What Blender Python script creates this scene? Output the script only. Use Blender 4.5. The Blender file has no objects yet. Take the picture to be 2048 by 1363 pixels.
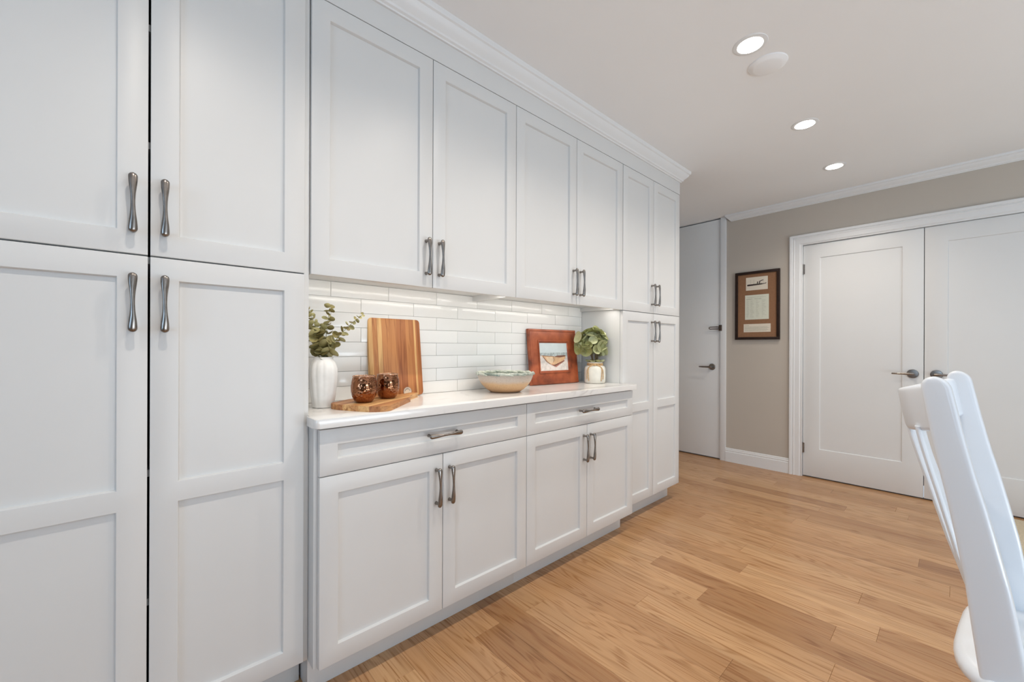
import bpy, bmesh, math, random
from mathutils import Vector, Matrix, Euler

random.seed(7)
sc = bpy.context.scene
COL = sc.collection
R = math.radians

# ------------------------------------------------------------------ camera
CAM_H = 1.1414
cam_d = bpy.data.cameras.new('camera')
cam_d.lens = 36.0 * 813.0 / 2048.0
cam_d.sensor_width = 36.0
cam_d.shift_y = 0.0060
cam_d.clip_start = 0.02
cam = bpy.data.objects.new('camera', cam_d)
COL.objects.link(cam)
cam.location = (0, 0, CAM_H)
m = Euler((R(90), 0, R(-42.284)), 'XYZ').to_matrix() @ Matrix.Rotation(R(0.2), 3, 'Z')
cam.rotation_euler = m.to_euler()
sc.camera = cam

# ------------------------------------------------------------------ world, exposure
w = bpy.data.worlds.new('world'); sc.world = w
w.use_nodes = True
bg = w.node_tree.nodes['Background']
bg.inputs[0].default_value = (0.75, 0.86, 1.0, 1)
bg.inputs[1].default_value = 0.8
sc.view_settings.view_transform = 'Standard'
sc.view_settings.look = 'None'
sc.view_settings.gamma = 1.0
sc.view_settings.use_curve_mapping = False
sc.view_settings.exposure = 0.14
sc.cycles.max_bounces = 6
sc.cycles.diffuse_bounces = 4
sc.cycles.glossy_bounces = 3
sc.cycles.transmission_bounces = 2
sc.cycles.caustics_reflective = False
sc.cycles.caustics_refractive = False
sc.cycles.adaptive_threshold = 0.035
sc.cycles.adaptive_min_samples = 16
sc.cycles.sample_clamp_indirect = 5.0

DOWNLIGHT_W = 28.0
STRIP_W = 1.2
WINDOW_W = 40.0  # base power of the window daylight and the added fills

ZC = 2.470          # ceiling
XW = 4.37           # closet wall face
YL = 1.755          # wall behind the cabinets
YP = 1.425          # face of pantry and upper doors
YB = 1.3605         # face of base doors
YR = -3.2           # wall opposite the cabinets
XF = -3.0           # wall behind the camera


def area(name, loc, rot, sx, sy, power, color):
    l = bpy.data.lights.new(name, 'AREA')
    l.shape = 'RECTANGLE'; l.size = sx; l.size_y = sy
    l.energy = power; l.color = color
    o = bpy.data.objects.new(name, l); COL.objects.link(o)
    o.location = loc; o.rotation_euler = rot
    return o


# daylight behind the viewer, then added fill at an unseen right opening
area('daylight_front', (XF - 0.16, -1.0, 1.45), (R(90), 0, R(-90)), 2.2, 1.5, WINDOW_W * 1.15, (0.47, 0.72, 1.0))
area('fill_right', (1.5, YR - 0.16, 1.2), (R(90), 0, 0), 3.4, 2.2, WINDOW_W * 0.38, (0.74, 0.88, 1.0))
# added lamp outside the right opening, tilted up to brighten the ceiling
area('ceiling_fill', (1.5, YR - 0.55, 0.12), (R(132), 0, 0), 3.4, 0.8, WINDOW_W * 3.2, (0.82, 0.92, 1.0))

# ------------------------------------------------------------------ materials
MATS = {}


def nodes_of(name):
    mt = bpy.data.materials.new(name); mt.use_nodes = True
    MATS[name] = mt
    nt = mt.node_tree
    return mt, nt, nt.nodes['Principled BSDF']


def plain(name, col, rough=0.5, metal=0.0, noise=0.0, scale=8.0, bump=0.0, bscale=60.0, coat=0.0, spec=None):
    mt, nt, p = nodes_of(name)
    p.inputs['Base Color'].default_value = (*col, 1)
    p.inputs['Roughness'].default_value = rough
    p.inputs['Metallic'].default_value = metal
    if coat: p.inputs['Coat Weight'].default_value = coat
    if spec is not None: p.inputs['Specular IOR Level'].default_value = spec
    tc = nt.nodes.new('ShaderNodeTexCoord')
    if noise:
        n = nt.nodes.new('ShaderNodeTexNoise'); n.inputs['Scale'].default_value = scale
        n.inputs['Detail'].default_value = 4
        nt.links.new(tc.outputs['Object'], n.inputs['Vector'])
        r = nt.nodes.new('ShaderNodeValToRGB')
        r.color_ramp.elements[0].position = 0.3; r.color_ramp.elements[1].position = 0.7
        r.color_ramp.elements[0].color = (*[c * (1 - noise) for c in col], 1)
        r.color_ramp.elements[1].color = (*[min(1, c * (1 + noise)) for c in col], 1)
        nt.links.new(n.outputs['Fac'], r.inputs['Fac'])
        nt.links.new(r.outputs['Color'], p.inputs['Base Color'])
    if bump:
        n2 = nt.nodes.new('ShaderNodeTexNoise'); n2.inputs['Scale'].default_value = bscale
        n2.inputs['Detail'].default_value = 3
        nt.links.new(tc.outputs['Object'], n2.inputs['Vector'])
        b = nt.nodes.new('ShaderNodeBump'); b.inputs['Strength'].default_value = bump
        b.inputs['Distance'].default_value = 0.002
        nt.links.new(n2.outputs['Fac'], b.inputs['Height'])
        nt.links.new(b.outputs['Normal'], p.inputs['Normal'])
    return mt


def N(nt, kind, **kw):
    n = nt.nodes.new(kind)
    for k, v in kw.items():
        if k in n.inputs: n.inputs[k].default_value = v
        else: setattr(n, k, v)
    return n


plain('cabinet_white', (0.685, 0.685, 0.675), 0.38, noise=0.012, scale=3, bump=0.02, bscale=250)
plain('trim_white', (0.78, 0.785, 0.785), 0.4, noise=0.012, scale=3)
plain('door_white', (0.745, 0.75, 0.745), 0.42, noise=0.015, scale=2)
plain('ceiling_white', (0.88, 0.885, 0.89), 0.85, noise=0.012, scale=1.5, bump=0.03, bscale=200)
plain('wall_taupe', (0.52, 0.47, 0.41), 0.7, noise=0.02, scale=2, bump=0.05, bscale=300)
plain('wall_umber', (0.30, 0.27, 0.24), 0.7, noise=0.02, scale=2, bump=0.05, bscale=300)
plain('wall_white', (0.85, 0.85, 0.84), 0.75, noise=0.02, scale=2, bump=0.05, bscale=300)
plain('pewter', (0.27, 0.245, 0.225), 0.27, metal=1.0, noise=0.10, scale=60)
plain('nickel', (0.30, 0.27, 0.245), 0.25, metal=1.0, noise=0.08, scale=60)
plain('bronze_dark', (0.16, 0.12, 0.095), 0.35, metal=1.0, noise=0.1, scale=60)
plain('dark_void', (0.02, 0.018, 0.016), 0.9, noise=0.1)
plain('grout', (0.50, 0.49, 0.47), 0.9, noise=0.05, scale=40)
plain('chair_white', (0.80, 0.835, 0.875), 0.32, noise=0.01, scale=3, coat=0.2)
plain('ceramic_white', (0.80, 0.80, 0.785), 0.55, noise=0.05, scale=22, bump=0.2, bscale=60)
plain('pot_cream', (0.72, 0.70, 0.62), 0.5, noise=0.08, scale=18, bump=0.15, bscale=90)
plain('twine', (0.55, 0.36, 0.18), 0.9, noise=0.3, scale=160, bump=0.6, bscale=220)
plain('stem_brown', (0.14, 0.10, 0.05), 0.8, noise=0.2, scale=40)
plain('stem_green', (0.24, 0.25, 0.12), 0.7, noise=0.2, scale=40)
plain('frame_dark', (0.026, 0.013, 0.009), 0.5, noise=0.25, scale=30, spec=0.25)
plain('mat_brown', (0.27, 0.135, 0.068), 0.8, noise=0.06, scale=60)
plain('ink', (0.05, 0.03, 0.025), 0.8, noise=0.2, scale=120)
plain('ink_faint', (0.42, 0.42, 0.33), 0.9, noise=0.3, scale=250)
plain('rug_cream', (0.66, 0.57, 0.42), 0.95, noise=0.12, scale=90, bump=0.6, bscale=300)
plain('stamp_grey', (0.35, 0.30, 0.26), 0.6, noise=0.2, scale=150)
plain('stamp_pale', (0.72, 0.58, 0.44), 0.6, noise=0.1, scale=150)
plain('print_sky', (0.60, 0.66, 0.66), 0.5, noise=0.06, scale=14)
plain('print_sea', (0.42, 0.47, 0.46), 0.5, noise=0.35, scale=90)
plain('print_sand', (0.66, 0.60, 0.55), 0.5, noise=0.16, scale=60)
plain('print_hull', (0.68, 0.43, 0.24), 0.5, noise=0.15, scale=45)
plain('print_hull_dark', (0.20, 0.085, 0.055), 0.5, noise=0.3, scale=60)
plain('print_hull_light', (0.72, 0.54, 0.36), 0.5, noise=0.1, scale=45)
plain('print_keel', (0.40, 0.16, 0.12), 0.5, noise=0.2, scale=60)
plain('plug_dark', (0.12, 0.08, 0.06), 0.6, noise=0.1)


def m_paper(name, col):
    plain(name, col, 0.7, noise=0.03, scale=25)


m_paper('paper', (0.68, 0.69, 0.58)); m_paper('paper_cream', (0.74, 0.67, 0.56))


def emis(name, col, strength):
    mt, nt, p = nodes_of(name)
    p.inputs['Base Color'].default_value = (0.9, 0.9, 0.9, 1)
    p.inputs['Emission Color'].default_value = (*col, 1)
    p.inputs['Emission Strength'].default_value = strength
    return mt


emis('lamp_glow', (1.0, 0.96, 0.9), 14.0)
emis('strip_glow', (1.0, 0.95, 0.88), 2.0)


def m_glass():
    mt, nt, p = nodes_of('window_glass')
    nt.nodes.remove(p)
    out = nt.nodes['Material Output']
    a = N(nt, 'ShaderNodeBsdfTransparent'); g = N(nt, 'ShaderNodeBsdfGlossy'); g.inputs['Roughness'].default_value = 0.02
    mx = N(nt, 'ShaderNodeMixShader'); mx.inputs[0].default_value = 0.06
    nt.links.new(a.outputs[0], mx.inputs[1]); nt.links.new(g.outputs[0], mx.inputs[2])
    nt.links.new(mx.outputs[0], out.inputs[0])


m_glass()


def m_tile():
    mt, nt, p = nodes_of('tile_white')
    p.inputs['Roughness'].default_value = 0.16
    tc = N(nt, 'ShaderNodeTexCoord'); oi = N(nt, 'ShaderNodeObjectInfo')
    r = N(nt, 'ShaderNodeValToRGB')
    r.color_ramp.elements[0].color = (0.78, 0.775, 0.75, 1); r.color_ramp.elements[1].color = (0.84, 0.835, 0.81, 1)
    nt.links.new(oi.outputs['Random'], r.inputs['Fac']); nt.links.new(r.outputs['Color'], p.inputs['Base Color'])
    n = N(nt, 'ShaderNodeTexNoise', Scale=14.0, Detail=2.0); nt.links.new(tc.outputs['Object'], n.inputs['Vector'])
    b = N(nt, 'ShaderNodeBump', Strength=0.25, Distance=0.004); nt.links.new(n.outputs['Fac'], b.inputs['Height'])
    nt.links.new(b.outputs['Normal'], p.inputs['Normal'])


m_tile()


def m_quartz():
    mt, nt, p = nodes_of('quartz')
    p.inputs['Roughness'].default_value = 0.14
    tc = N(nt, 'ShaderNodeTexCoord')
    n = N(nt, 'ShaderNodeTexNoise', Scale=3.2, Detail=5.0, Distortion=0.9)
    nt.links.new(tc.outputs['Object'], n.inputs['Vector'])
    v = N(nt, 'ShaderNodeValToRGB'); e = v.color_ramp.elements
    e[0].position = 0.475; e[0].color = (0, 0, 0, 1); e[1].position = 0.525; e[1].color = (0, 0, 0, 1)
    k = v.color_ramp.elements.new(0.5); k.color = (1, 1, 1, 1)
    nt.links.new(n.outputs['Fac'], v.inputs['Fac'])
    n2 = N(nt, 'ShaderNodeTexNoise', Scale=5.0, Detail=2.0); nt.links.new(tc.outputs['Object'], n2.inputs['Vector'])
    r2 = N(nt, 'ShaderNodeValToRGB'); r2.color_ramp.elements[0].position = 0.52; r2.color_ramp.elements[1].position = 0.66
    nt.links.new(n2.outputs['Fac'], r2.inputs['Fac'])
    mu = N(nt, 'ShaderNodeMath', operation='MULTIPLY'); nt.links.new(v.outputs['Color'], mu.inputs[0]); nt.links.new(r2.outputs['Color'], mu.inputs[1])
    mx = N(nt, 'ShaderNodeMix', data_type='RGBA')
    mx.inputs[6].default_value = (0.80, 0.79, 0.77, 1); mx.inputs[7].default_value = (0.64, 0.625, 0.605, 1)
    nt.links.new(mu.outputs[0], mx.inputs[0]); nt.links.new(mx.outputs[2], p.inputs['Base Color'])


m_quartz()


def m_oak():
    mt, nt, p = nodes_of('oak_floor')
    tc = N(nt, 'ShaderNodeTexCoord'); oi = N(nt, 'ShaderNodeObjectInfo')
    off = N(nt, 'ShaderNodeMath', operation='MULTIPLY'); off.inputs[1].default_value = 173.0
    nt.links.new(oi.outputs['Random'], off.inputs[0])
    cmb = N(nt, 'ShaderNodeCombineXYZ')
    for i in (0, 1, 2): nt.links.new(off.outputs[0], cmb.inputs[i])
    add = N(nt, 'ShaderNodeVectorMath', operation='ADD')
    nt.links.new(tc.outputs['Object'], add.inputs[0]); nt.links.new(cmb.outputs[0], add.inputs[1])

    def mapped(sx, sy):
        mp = N(nt, 'ShaderNodeMapping'); mp.inputs['Scale'].default_value = (sx, sy, 1)
        nt.links.new(add.outputs[0], mp.inputs['Vector']); return mp
    # cathedral contour lines
    mp = mapped(7.0, 0.9)
    n = N(nt, 'ShaderNodeTexNoise', Scale=1.0, Detail=2.0, Roughness=0.45, Distortion=0.25); nt.links.new(mp.outputs[0], n.inputs['Vector'])
    mul = N(nt, 'ShaderNodeMath', operation='MULTIPLY'); mul.inputs[1].default_value = 120.0; nt.links.new(n.outputs['Fac'], mul.inputs[0])
    sn = N(nt, 'ShaderNodeMath', operation='SINE'); nt.links.new(mul.outputs[0], sn.inputs[0])
    ring = N(nt, 'ShaderNodeMapRange'); ring.inputs['From Min'].default_value = -0.2; ring.inputs['From Max'].default_value = 1.0
    nt.links.new(sn.outputs[0], ring.inputs['Value'])
    # fibres
    mf = mapped(170.0, 3.5)
    f = N(nt, 'ShaderNodeTexNoise', Scale=1.0, Detail=3.0); nt.links.new(mf.outputs[0], f.inputs['Vector'])
    fr = N(nt, 'ShaderNodeMapRange'); fr.inputs['From Min'].default_value = 0.35; fr.inputs['From Max'].default_value = 0.7
    nt.links.new(f.outputs['Fac'], fr.inputs['Value'])
    # broad streaks
    ms = mapped(16.0, 0.6)
    s = N(nt, 'ShaderNodeTexNoise', Scale=1.0, Detail=2.0); nt.links.new(ms.outputs[0], s.inputs['Vector'])
    base = N(nt, 'ShaderNodeValToRGB'); e = base.color_ramp.elements
    e[0].position = 0.0; e[0].color = (0.315, 0.152, 0.063, 1)
    e[1].position = 1.0; e[1].color = (0.585, 0.352, 0.178, 1)
    k = e.new(0.22); k.color = (0.445, 0.240, 0.110, 1)
    k = e.new(0.6); k.color = (0.510, 0.288, 0.138, 1)
    at = N(nt, 'ShaderNodeAttribute'); at.attribute_type = 'OBJECT'; at.attribute_name = 'tone'
    nt.links.new(at.outputs['Fac'], base.inputs['Fac'])
    st = N(nt, 'ShaderNodeMapRange'); st.inputs['From Min'].default_value = 0.3; st.inputs['From Max'].default_value = 0.7
    st.inputs['To Min'].default_value = 0.90; st.inputs['To Max'].default_value = 1.08
    nt.links.new(s.outputs['Fac'], st.inputs['Value'])
    m1 = N(nt, 'ShaderNodeVectorMath', operation='SCALE'); nt.links.new(base.outputs['Color'], m1.inputs[0]); nt.links.new(st.outputs[0], m1.inputs['Scale'])
    dk = N(nt, 'ShaderNodeMix', data_type='RGBA', blend_type='MULTIPLY')
    dk.inputs[7].default_value = (0.62, 0.50, 0.38, 1)
    g1 = N(nt, 'ShaderNodeMath', operation='MULTIPLY')
    nt.links.new(ring.outputs[0], g1.inputs[0]); nt.links.new(fr.outputs[0], g1.inputs[1])
    g2 = N(nt, 'ShaderNodeMath', operation='MULTIPLY'); g2.inputs[1].default_value = 0.95
    nt.links.new(g1.outputs[0], g2.inputs[0])
    nt.links.new(g2.outputs[0], dk.inputs[0]); nt.links.new(m1.outputs[0], dk.inputs[6])
    dk2 = N(nt, 'ShaderNodeMix', data_type='RGBA', blend_type='MULTIPLY'); dk2.inputs[7].default_value = (0.86, 0.80, 0.72, 1)
    h = N(nt, 'ShaderNodeMath', operation='MULTIPLY'); h.inputs[1].default_value = 0.55
    nt.links.new(fr.outputs[0], h.inputs[0]); nt.links.new(h.outputs[0], dk2.inputs[0]); nt.links.new(dk.outputs[2], dk2.inputs[6])
    nt.links.new(dk2.outputs[2], p.inputs['Base Color'])
    p.inputs['Roughness'].default_value = 0.27
    b = N(nt, 'ShaderNodeBump', Strength=0.06, Distance=0.001); nt.links.new(f.outputs['Fac'], b.inputs['Height'])
    nt.links.new(b.outputs['Normal'], p.inputs['Normal'])


m_oak()


def m_board(name, axis, stripes, light, mid, dark, rough=0.5, ends=None):
    """laminated wood: strips across `axis` (0=x,1=y), grain along the other one"""
    mt, nt, p = nodes_of(name)
    p.inputs['Roughness'].default_value = rough
    tc = N(nt, 'ShaderNodeTexCoord'); sp = N(nt, 'ShaderNodeSeparateXYZ'); nt.links.new(tc.outputs['Object'], sp.inputs[0])
    mr = N(nt, 'ShaderNodeMapRange'); mr.inputs['From Min'].default_value = stripes[0]; mr.inputs['From Max'].default_value = stripes[1]
    nt.links.new(sp.outputs[axis], mr.inputs['Value'])
    cr = N(nt, 'ShaderNodeValToRGB'); cr.color_ramp.interpolation = 'CONSTANT'
    el = cr.color_ramp.elements
    tab = stripes[2]
    pal = {'l': light, 'm': mid, 'd': dark}
    el[0].position = 0; el[0].color = (*pal[tab[0][1]], 1)
    el[1].position = tab[1][0]; el[1].color = (*pal[tab[1][1]], 1)
    for pos, c in tab[2:]:
        k = el.new(pos); k.color = (*pal[c], 1)
    nt.links.new(mr.outputs[0], cr.inputs['Fac'])
    mp = N(nt, 'ShaderNodeMapping'); scv = [70.0, 70.0, 70.0]
    scv[2 if axis == 0 and name == 'teak_board' else 1 - axis] = 4.0
    mp.inputs['Scale'].default_value = scv
    nt.links.new(tc.outputs['Object'], mp.inputs['Vector'])
    n = N(nt, 'ShaderNodeTexNoise', Scale=1.0, Detail=4.0, Distortion=0.8); nt.links.new(mp.outputs[0], n.inputs['Vector'])
    r = N(nt, 'ShaderNodeMapRange'); r.inputs['From Min'].default_value = 0.44; r.inputs['From Max'].default_value = 0.74
    nt.links.new(n.outputs['Fac'], r.inputs['Value'])
    mx = N(nt, 'ShaderNodeMix', data_type='RGBA', blend_type='MULTIPLY'); mx.inputs[7].default_value = (0.46, 0.30, 0.18, 1)
    nt.links.new(r.outputs[0], mx.inputs[0]); nt.links.new(cr.outputs['Color'], mx.inputs[6])
    nt.links.new(mx.outputs[2], p.inputs['Base Color'])


m_board('teak_board', 0, (-0.127, 0.127, [(0, 'l'), (0.07, 'm'), (0.16, 'l'), (0.24, 'm'), (0.48, 'm'), (0.52, 'd'), (0.70, 'm'), (0.80, 'd'), (0.86, 'l'), (0.90, 'd')]),
        (0.74, 0.44, 0.17), (0.54, 0.225, 0.07), (0.43, 0.155, 0.046))
m_board('acacia_board', 1, (-0.13, 0.13, [(0, 'm'), (0.15, 'd'), (0.28, 'l'), (0.45, 'm'), (0.58, 'l'), (0.72, 'd'), (0.82, 'm'), (0.92, 'd')]),
        (0.68, 0.40, 0.17), (0.55, 0.27, 0.10), (0.42, 0.18, 0.066))


def m_copper():
    mt, nt, p = nodes_of('hammered_copper')
    p.inputs['Base Color'].default_value = (0.31, 0.135, 0.07, 1)
    p.inputs['Metallic'].default_value = 1.0; p.inputs['Roughness'].default_value = 0.06
    tc = N(nt, 'ShaderNodeTexCoord')
    v = N(nt, 'ShaderNodeTexVoronoi', Scale=115.0); nt.links.new(tc.outputs['Object'], v.inputs['Vector'])
    b = N(nt, 'ShaderNodeBump', Strength=0.45, Distance=0.003); nt.links.new(v.outputs['Distance'], b.inputs['Height'])
    nt.links.new(b.outputs['Normal'], p.inputs['Normal'])


m_copper()
plain('copper_rim', (0.50, 0.29, 0.19), 0.15, metal=1.0, noise=0.05, scale=60)


def m_leather():
    mt, nt, p = nodes_of('leather_rust')
    p.inputs['Roughness'].default_value = 0.42
    tc = N(nt, 'ShaderNodeTexCoord')
    n = N(nt, 'ShaderNodeTexNoise', Scale=11.0, Detail=5.0); nt.links.new(tc.outputs['Object'], n.inputs['Vector'])
    r = N(nt, 'ShaderNodeValToRGB'); e = r.color_ramp.elements
    e[0].position = 0.30; e[0].color = (0.11, 0.024, 0.010, 1)
    e[1].position = 0.68; e[1].color = (0.44, 0.115, 0.042, 1)
    k = e.new(0.5); k.color = (0.31, 0.070, 0.023, 1)
    nt.links.new(n.outputs['Fac'], r.inputs['Fac']); nt.links.new(r.outputs['Color'], p.inputs['Base Color'])
    n2 = N(nt, 'ShaderNodeTexNoise', Scale=220.0, Detail=2.0); nt.links.new(tc.outputs['Object'], n2.inputs['Vector'])
    b = N(nt, 'ShaderNodeBump', Strength=0.2, Distance=0.001); nt.links.new(n2.outputs['Fac'], b.inputs['Height'])
    nt.links.new(b.outputs['Normal'], p.inputs['Normal'])


m_leather()


def m_bowl():
    mt, nt, p = nodes_of('stoneware')
    p.inputs['Roughness'].default_value = 0.5
    tc = N(nt, 'ShaderNodeTexCoord'); sp = N(nt, 'ShaderNodeSeparateXYZ'); nt.links.new(tc.outputs['Object'], sp.inputs[0])
    n = N(nt, 'ShaderNodeTexNoise', Scale=30.0, Detail=3.0); nt.links.new(tc.outputs['Object'], n.inputs['Vector'])
    a = N(nt, 'ShaderNodeMath', operation='MULTIPLY_ADD'); a.inputs[1].default_value = 0.012; nt.links.new(n.outputs['Fac'], a.inputs[0]); nt.links.new(sp.outputs[2], a.inputs[2])
    mr = N(nt, 'ShaderNodeMapRange'); mr.inputs['From Max'].default_value = 0.10; nt.links.new(a.outputs[0], mr.inputs['Value'])
    r = N(nt, 'ShaderNodeValToRGB'); e = r.color_ramp.elements
    e[0].position = 0.0; e[0].color = (0.58, 0.33, 0.16, 1)
    e[1].position = 1.0; e[1].color = (0.56, 0.50, 0.43, 1)
    k = e.new(0.5); k.color = (0.66, 0.43, 0.235, 1)
    k = e.new(0.66); k.color = (0.60, 0.49, 0.40, 1)
    nt.links.new(mr.outputs[0], r.inputs['Fac'])
    n2 = N(nt, 'ShaderNodeTexNoise', Scale=420.0, Detail=1.0); nt.links.new(tc.outputs['Object'], n2.inputs['Vector'])
    s = N(nt, 'ShaderNodeMapRange'); s.inputs['From Min'].default_value = 0.62; s.inputs['From Max'].default_value = 0.70; nt.links.new(n2.outputs['Fac'], s.inputs['Value'])
    mx = N(nt, 'ShaderNodeMix', data_type='RGBA', blend_type='MULTIPLY'); mx.inputs[7].default_value = (0.55, 0.42, 0.35, 1)
    nt.links.new(s.outputs[0], mx.inputs[0]); nt.links.new(r.outputs['Color'], mx.inputs[6]); nt.links.new(mx.outputs[2], p.inputs['Base Color'])


m_bowl()


def two_tone(name, c1, c2, scale, lo, hi, rough):
    mt, nt, p = nodes_of(name); p.inputs['Roughness'].default_value = rough
    tc = N(nt, 'ShaderNodeTexCoord'); oi = N(nt, 'ShaderNodeObjectInfo')
    n = N(nt, 'ShaderNodeTexNoise', Scale=scale, Detail=3.0); nt.links.new(tc.outputs['Object'], n.inputs['Vector'])
    a = N(nt, 'ShaderNodeMath', operation='MULTIPLY_ADD'); a.inputs[1].default_value = 0.5
    nt.links.new(oi.outputs['Random'], a.inputs[0]); nt.links.new(n.outputs['Fac'], a.inputs[2])
    mr = N(nt, 'ShaderNodeMapRange'); mr.inputs['From Min'].default_value = lo; mr.inputs['From Max'].default_value = hi; nt.links.new(a.outputs[0], mr.inputs['Value'])
    mx = N(nt, 'ShaderNodeMix', data_type='RGBA'); mx.inputs[6].default_value = (*c1, 1); mx.inputs[7].default_value = (*c2, 1)
    nt.links.new(mr.outputs[0], mx.inputs[0]); nt.links.new(mx.outputs[2], p.inputs['Base Color'])
    return mt, p


two_tone('glaze_blue', (0.15, 0.20, 0.17), (0.60, 0.62, 0.53), 60.0, 0.45, 1.0, 0.25)
two_tone('leaf_euca', (0.20, 0.16, 0.045), (0.48, 0.45, 0.22), 30.0, 0.4, 1.1, 0.55)
two_tone('leaf_pale', (0.25, 0.25, 0.075), (0.60, 0.63, 0.38), 16.0, 0.4, 1.1, 0.5)
two_tone('shelf_grey', (0.40, 0.42, 0.44), (0.5, 0.5, 0.5), 10.0, 0.4, 0.9, 0.6)


# ------------------------------------------------------------------ mesh helpers
def finish(name, bm, mat, parent=None, loc=None, smooth=None, recalc=True):
    if recalc: bmesh.ops.recalc_face_normals(bm, faces=bm.faces)
    me = bpy.data.meshes.new(name); bm.to_mesh(me); bm.free()
    if smooth is not None:
        me.shade_smooth() if hasattr(me, 'shade_smooth') else [setattr(f, 'use_smooth', True) for f in me.polygons]
        me.set_sharp_from_angle(angle=R(smooth))
    me.materials.append(MATS[mat] if isinstance(mat, str) else mat)
    return link(name, me, parent, loc)


def link(name, me, parent=None, loc=None):
    o = bpy.data.objects.new(name, me); COL.objects.link(o)
    if parent is not None: o.parent = parent
    if loc is not None: o.location = loc
    return o


def origin(parent):
    """world location of a parent chain without rotation"""
    v = Vector((0, 0, 0))
    while parent is not None:
        v += parent.location; parent = parent.parent
    return v


def tag(o, label=None, cat=None, group=None, kind=None):
    if label: o['label'] = label
    if cat: o['category'] = cat
    if group: o['group'] = group
    if kind: o['kind'] = kind
    return o


def thing(name, loc, label, cat, rz=0.0, group=None):
    o = bpy.data.objects.new(name, None); COL.objects.link(o)
    o.empty_display_size = 0.05
    o.location = loc; o.rotation_euler = (0, 0, rz)
    return tag(o, label, cat, group)


def bm_box(bm, x0, x1, y0, y1, z0, z1):
    vs = [bm.verts.new(p) for p in ((x0, y0, z0), (x1, y0, z0), (x1, y1, z0), (x0, y1, z0), (x0, y0, z1), (x1, y0, z1), (x1, y1, z1), (x0, y1, z1))]
    for f in ((0, 3, 2, 1), (4, 5, 6, 7), (0, 1, 5, 4), (1, 2, 6, 5), (2, 3, 7, 6), (3, 0, 4, 7)):
        bm.faces.new([vs[i] for i in f])


def boxes(name, lst, mat, parent=None, bevel=0.0, world=True):
    bm = bmesh.new()
    o = origin(parent) if (parent is not None and world) else Vector((0, 0, 0))
    for b in lst: bm_box(bm, *b)
    bmesh.ops.translate(bm, verts=bm.verts, vec=-o)
    if bevel: bmesh.ops.bevel(bm, geom=bm.edges[:], offset=bevel, segments=2, profile=0.5, affect='EDGES')
    return finish(name, bm, mat, parent, smooth=40 if bevel else None)


def lathe_bm(bm, prof, seg=48, cap_bottom=True, cap_top=False, rfun=None):
    rings = []
    for r, z in prof:
        ring = []
        for i in range(seg):
            a = 2 * math.pi * i / seg
            rr = r * (rfun(a, z) if rfun else 1.0)
            ring.append(bm.verts.new((rr * math.cos(a), rr * math.sin(a), z)))
        rings.append(ring)
    for a, b in zip(rings, rings[1:]):
        for i in range(seg):
            bm.faces.new((a[i], a[(i + 1) % seg], b[(i + 1) % seg], b[i]))
    if cap_bottom: bm.faces.new(rings[0][::-1])
    if cap_top: bm.faces.new(rings[-1])
    return rings


def tube_bm(bm, pts, rad, seg=8, cap=True):
    """round tube along pts; rad a number or list"""
    pts = [Vector(p) for p in pts]
    n = len(pts)
    rads = rad if isinstance(rad, (list, tuple)) else [rad] * n
    prev = None; rings = []
    for i, p in enumerate(pts):
        t = (pts[min(i + 1, n - 1)] - pts[max(i - 1, 0)]).normalized()
        if prev is None:
            u = t.orthogonal().normalized()
        else:
            u = (prev - t * prev.dot(t)).normalized()
        prev = u
        v = t.cross(u)
        rings.append([bm.verts.new(p + (u * math.cos(2 * math.pi * k / seg) + v * math.sin(2 * math.pi * k / seg)) * rads[i]) for k in range(seg)])
    for a, b in zip(rings, rings[1:]):
        for k in range(seg): bm.faces.new((a[k], a[(k + 1) % seg], b[(k + 1) % seg], b[k]))
    if cap:
        bm.faces.new(rings[0][::-1]); bm.faces.new(rings[-1])


def loft_bm(bm, sections, cap=True):
    rings = [[bm.verts.new(p) for p in s] for s in sections]
    n = len(rings[0])
    for a, b in zip(rings, rings[1:]):
        for k in range(n): bm.faces.new((a[k], a[(k + 1) % n], b[(k + 1) % n], b[k]))
    if cap:
        bm.faces.new(rings[0][::-1]); bm.faces.new(rings[-1])


def prism_bm(bm, pts, z0, z1):
    a = [bm.verts.new((x, y, z0)) for x, y in pts]; b = [bm.verts.new((x, y, z1)) for x, y in pts]
    n = len(pts)
    bm.faces.new(a[::-1]); bm.faces.new(b)
    for k in range(n): bm.faces.new((a[k], a[(k + 1) % n], b[(k + 1) % n], b[k]))


def sweep_bm(bm, path, profile):
    """path: (point, dirA, dirB) with mitred dirs; profile: closed list of (a, b)"""
    secs = []
    for p, A, B in path:
        p, A, B = Vector(p), Vector(A), Vector(B)
        secs.append([p + A * a + B * b for a, b in profile])
    loft_bm(bm, secs)


def round_poly(pts, rads, seg=5):
    out = []; n = len(pts)
    for i, p in enumerate(pts):
        r = rads[i] if isinstance(rads, (list, tuple)) else rads
        p = Vector(p); a = Vector(pts[i - 1]); b = Vector(pts[(i + 1) % n])
        if r <= 0: out.append(tuple(p)); continue
        da = (a - p).normalized(); db = (b - p).normalized()
        s = p + da * r; e = p + db * r
        for k in range(seg + 1):
            t = k / seg
            q = s * (1 - t) ** 2 + p * 2 * t * (1 - t) + e * t ** 2
            out.append(tuple(q))
    return out


# ------------------------------------------------------------------ room shell
def struct(name, lst, mat, bevel=0.0):
    o = boxes(name, lst, mat, None, bevel)
    return tag(o, kind='structure')


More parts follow.
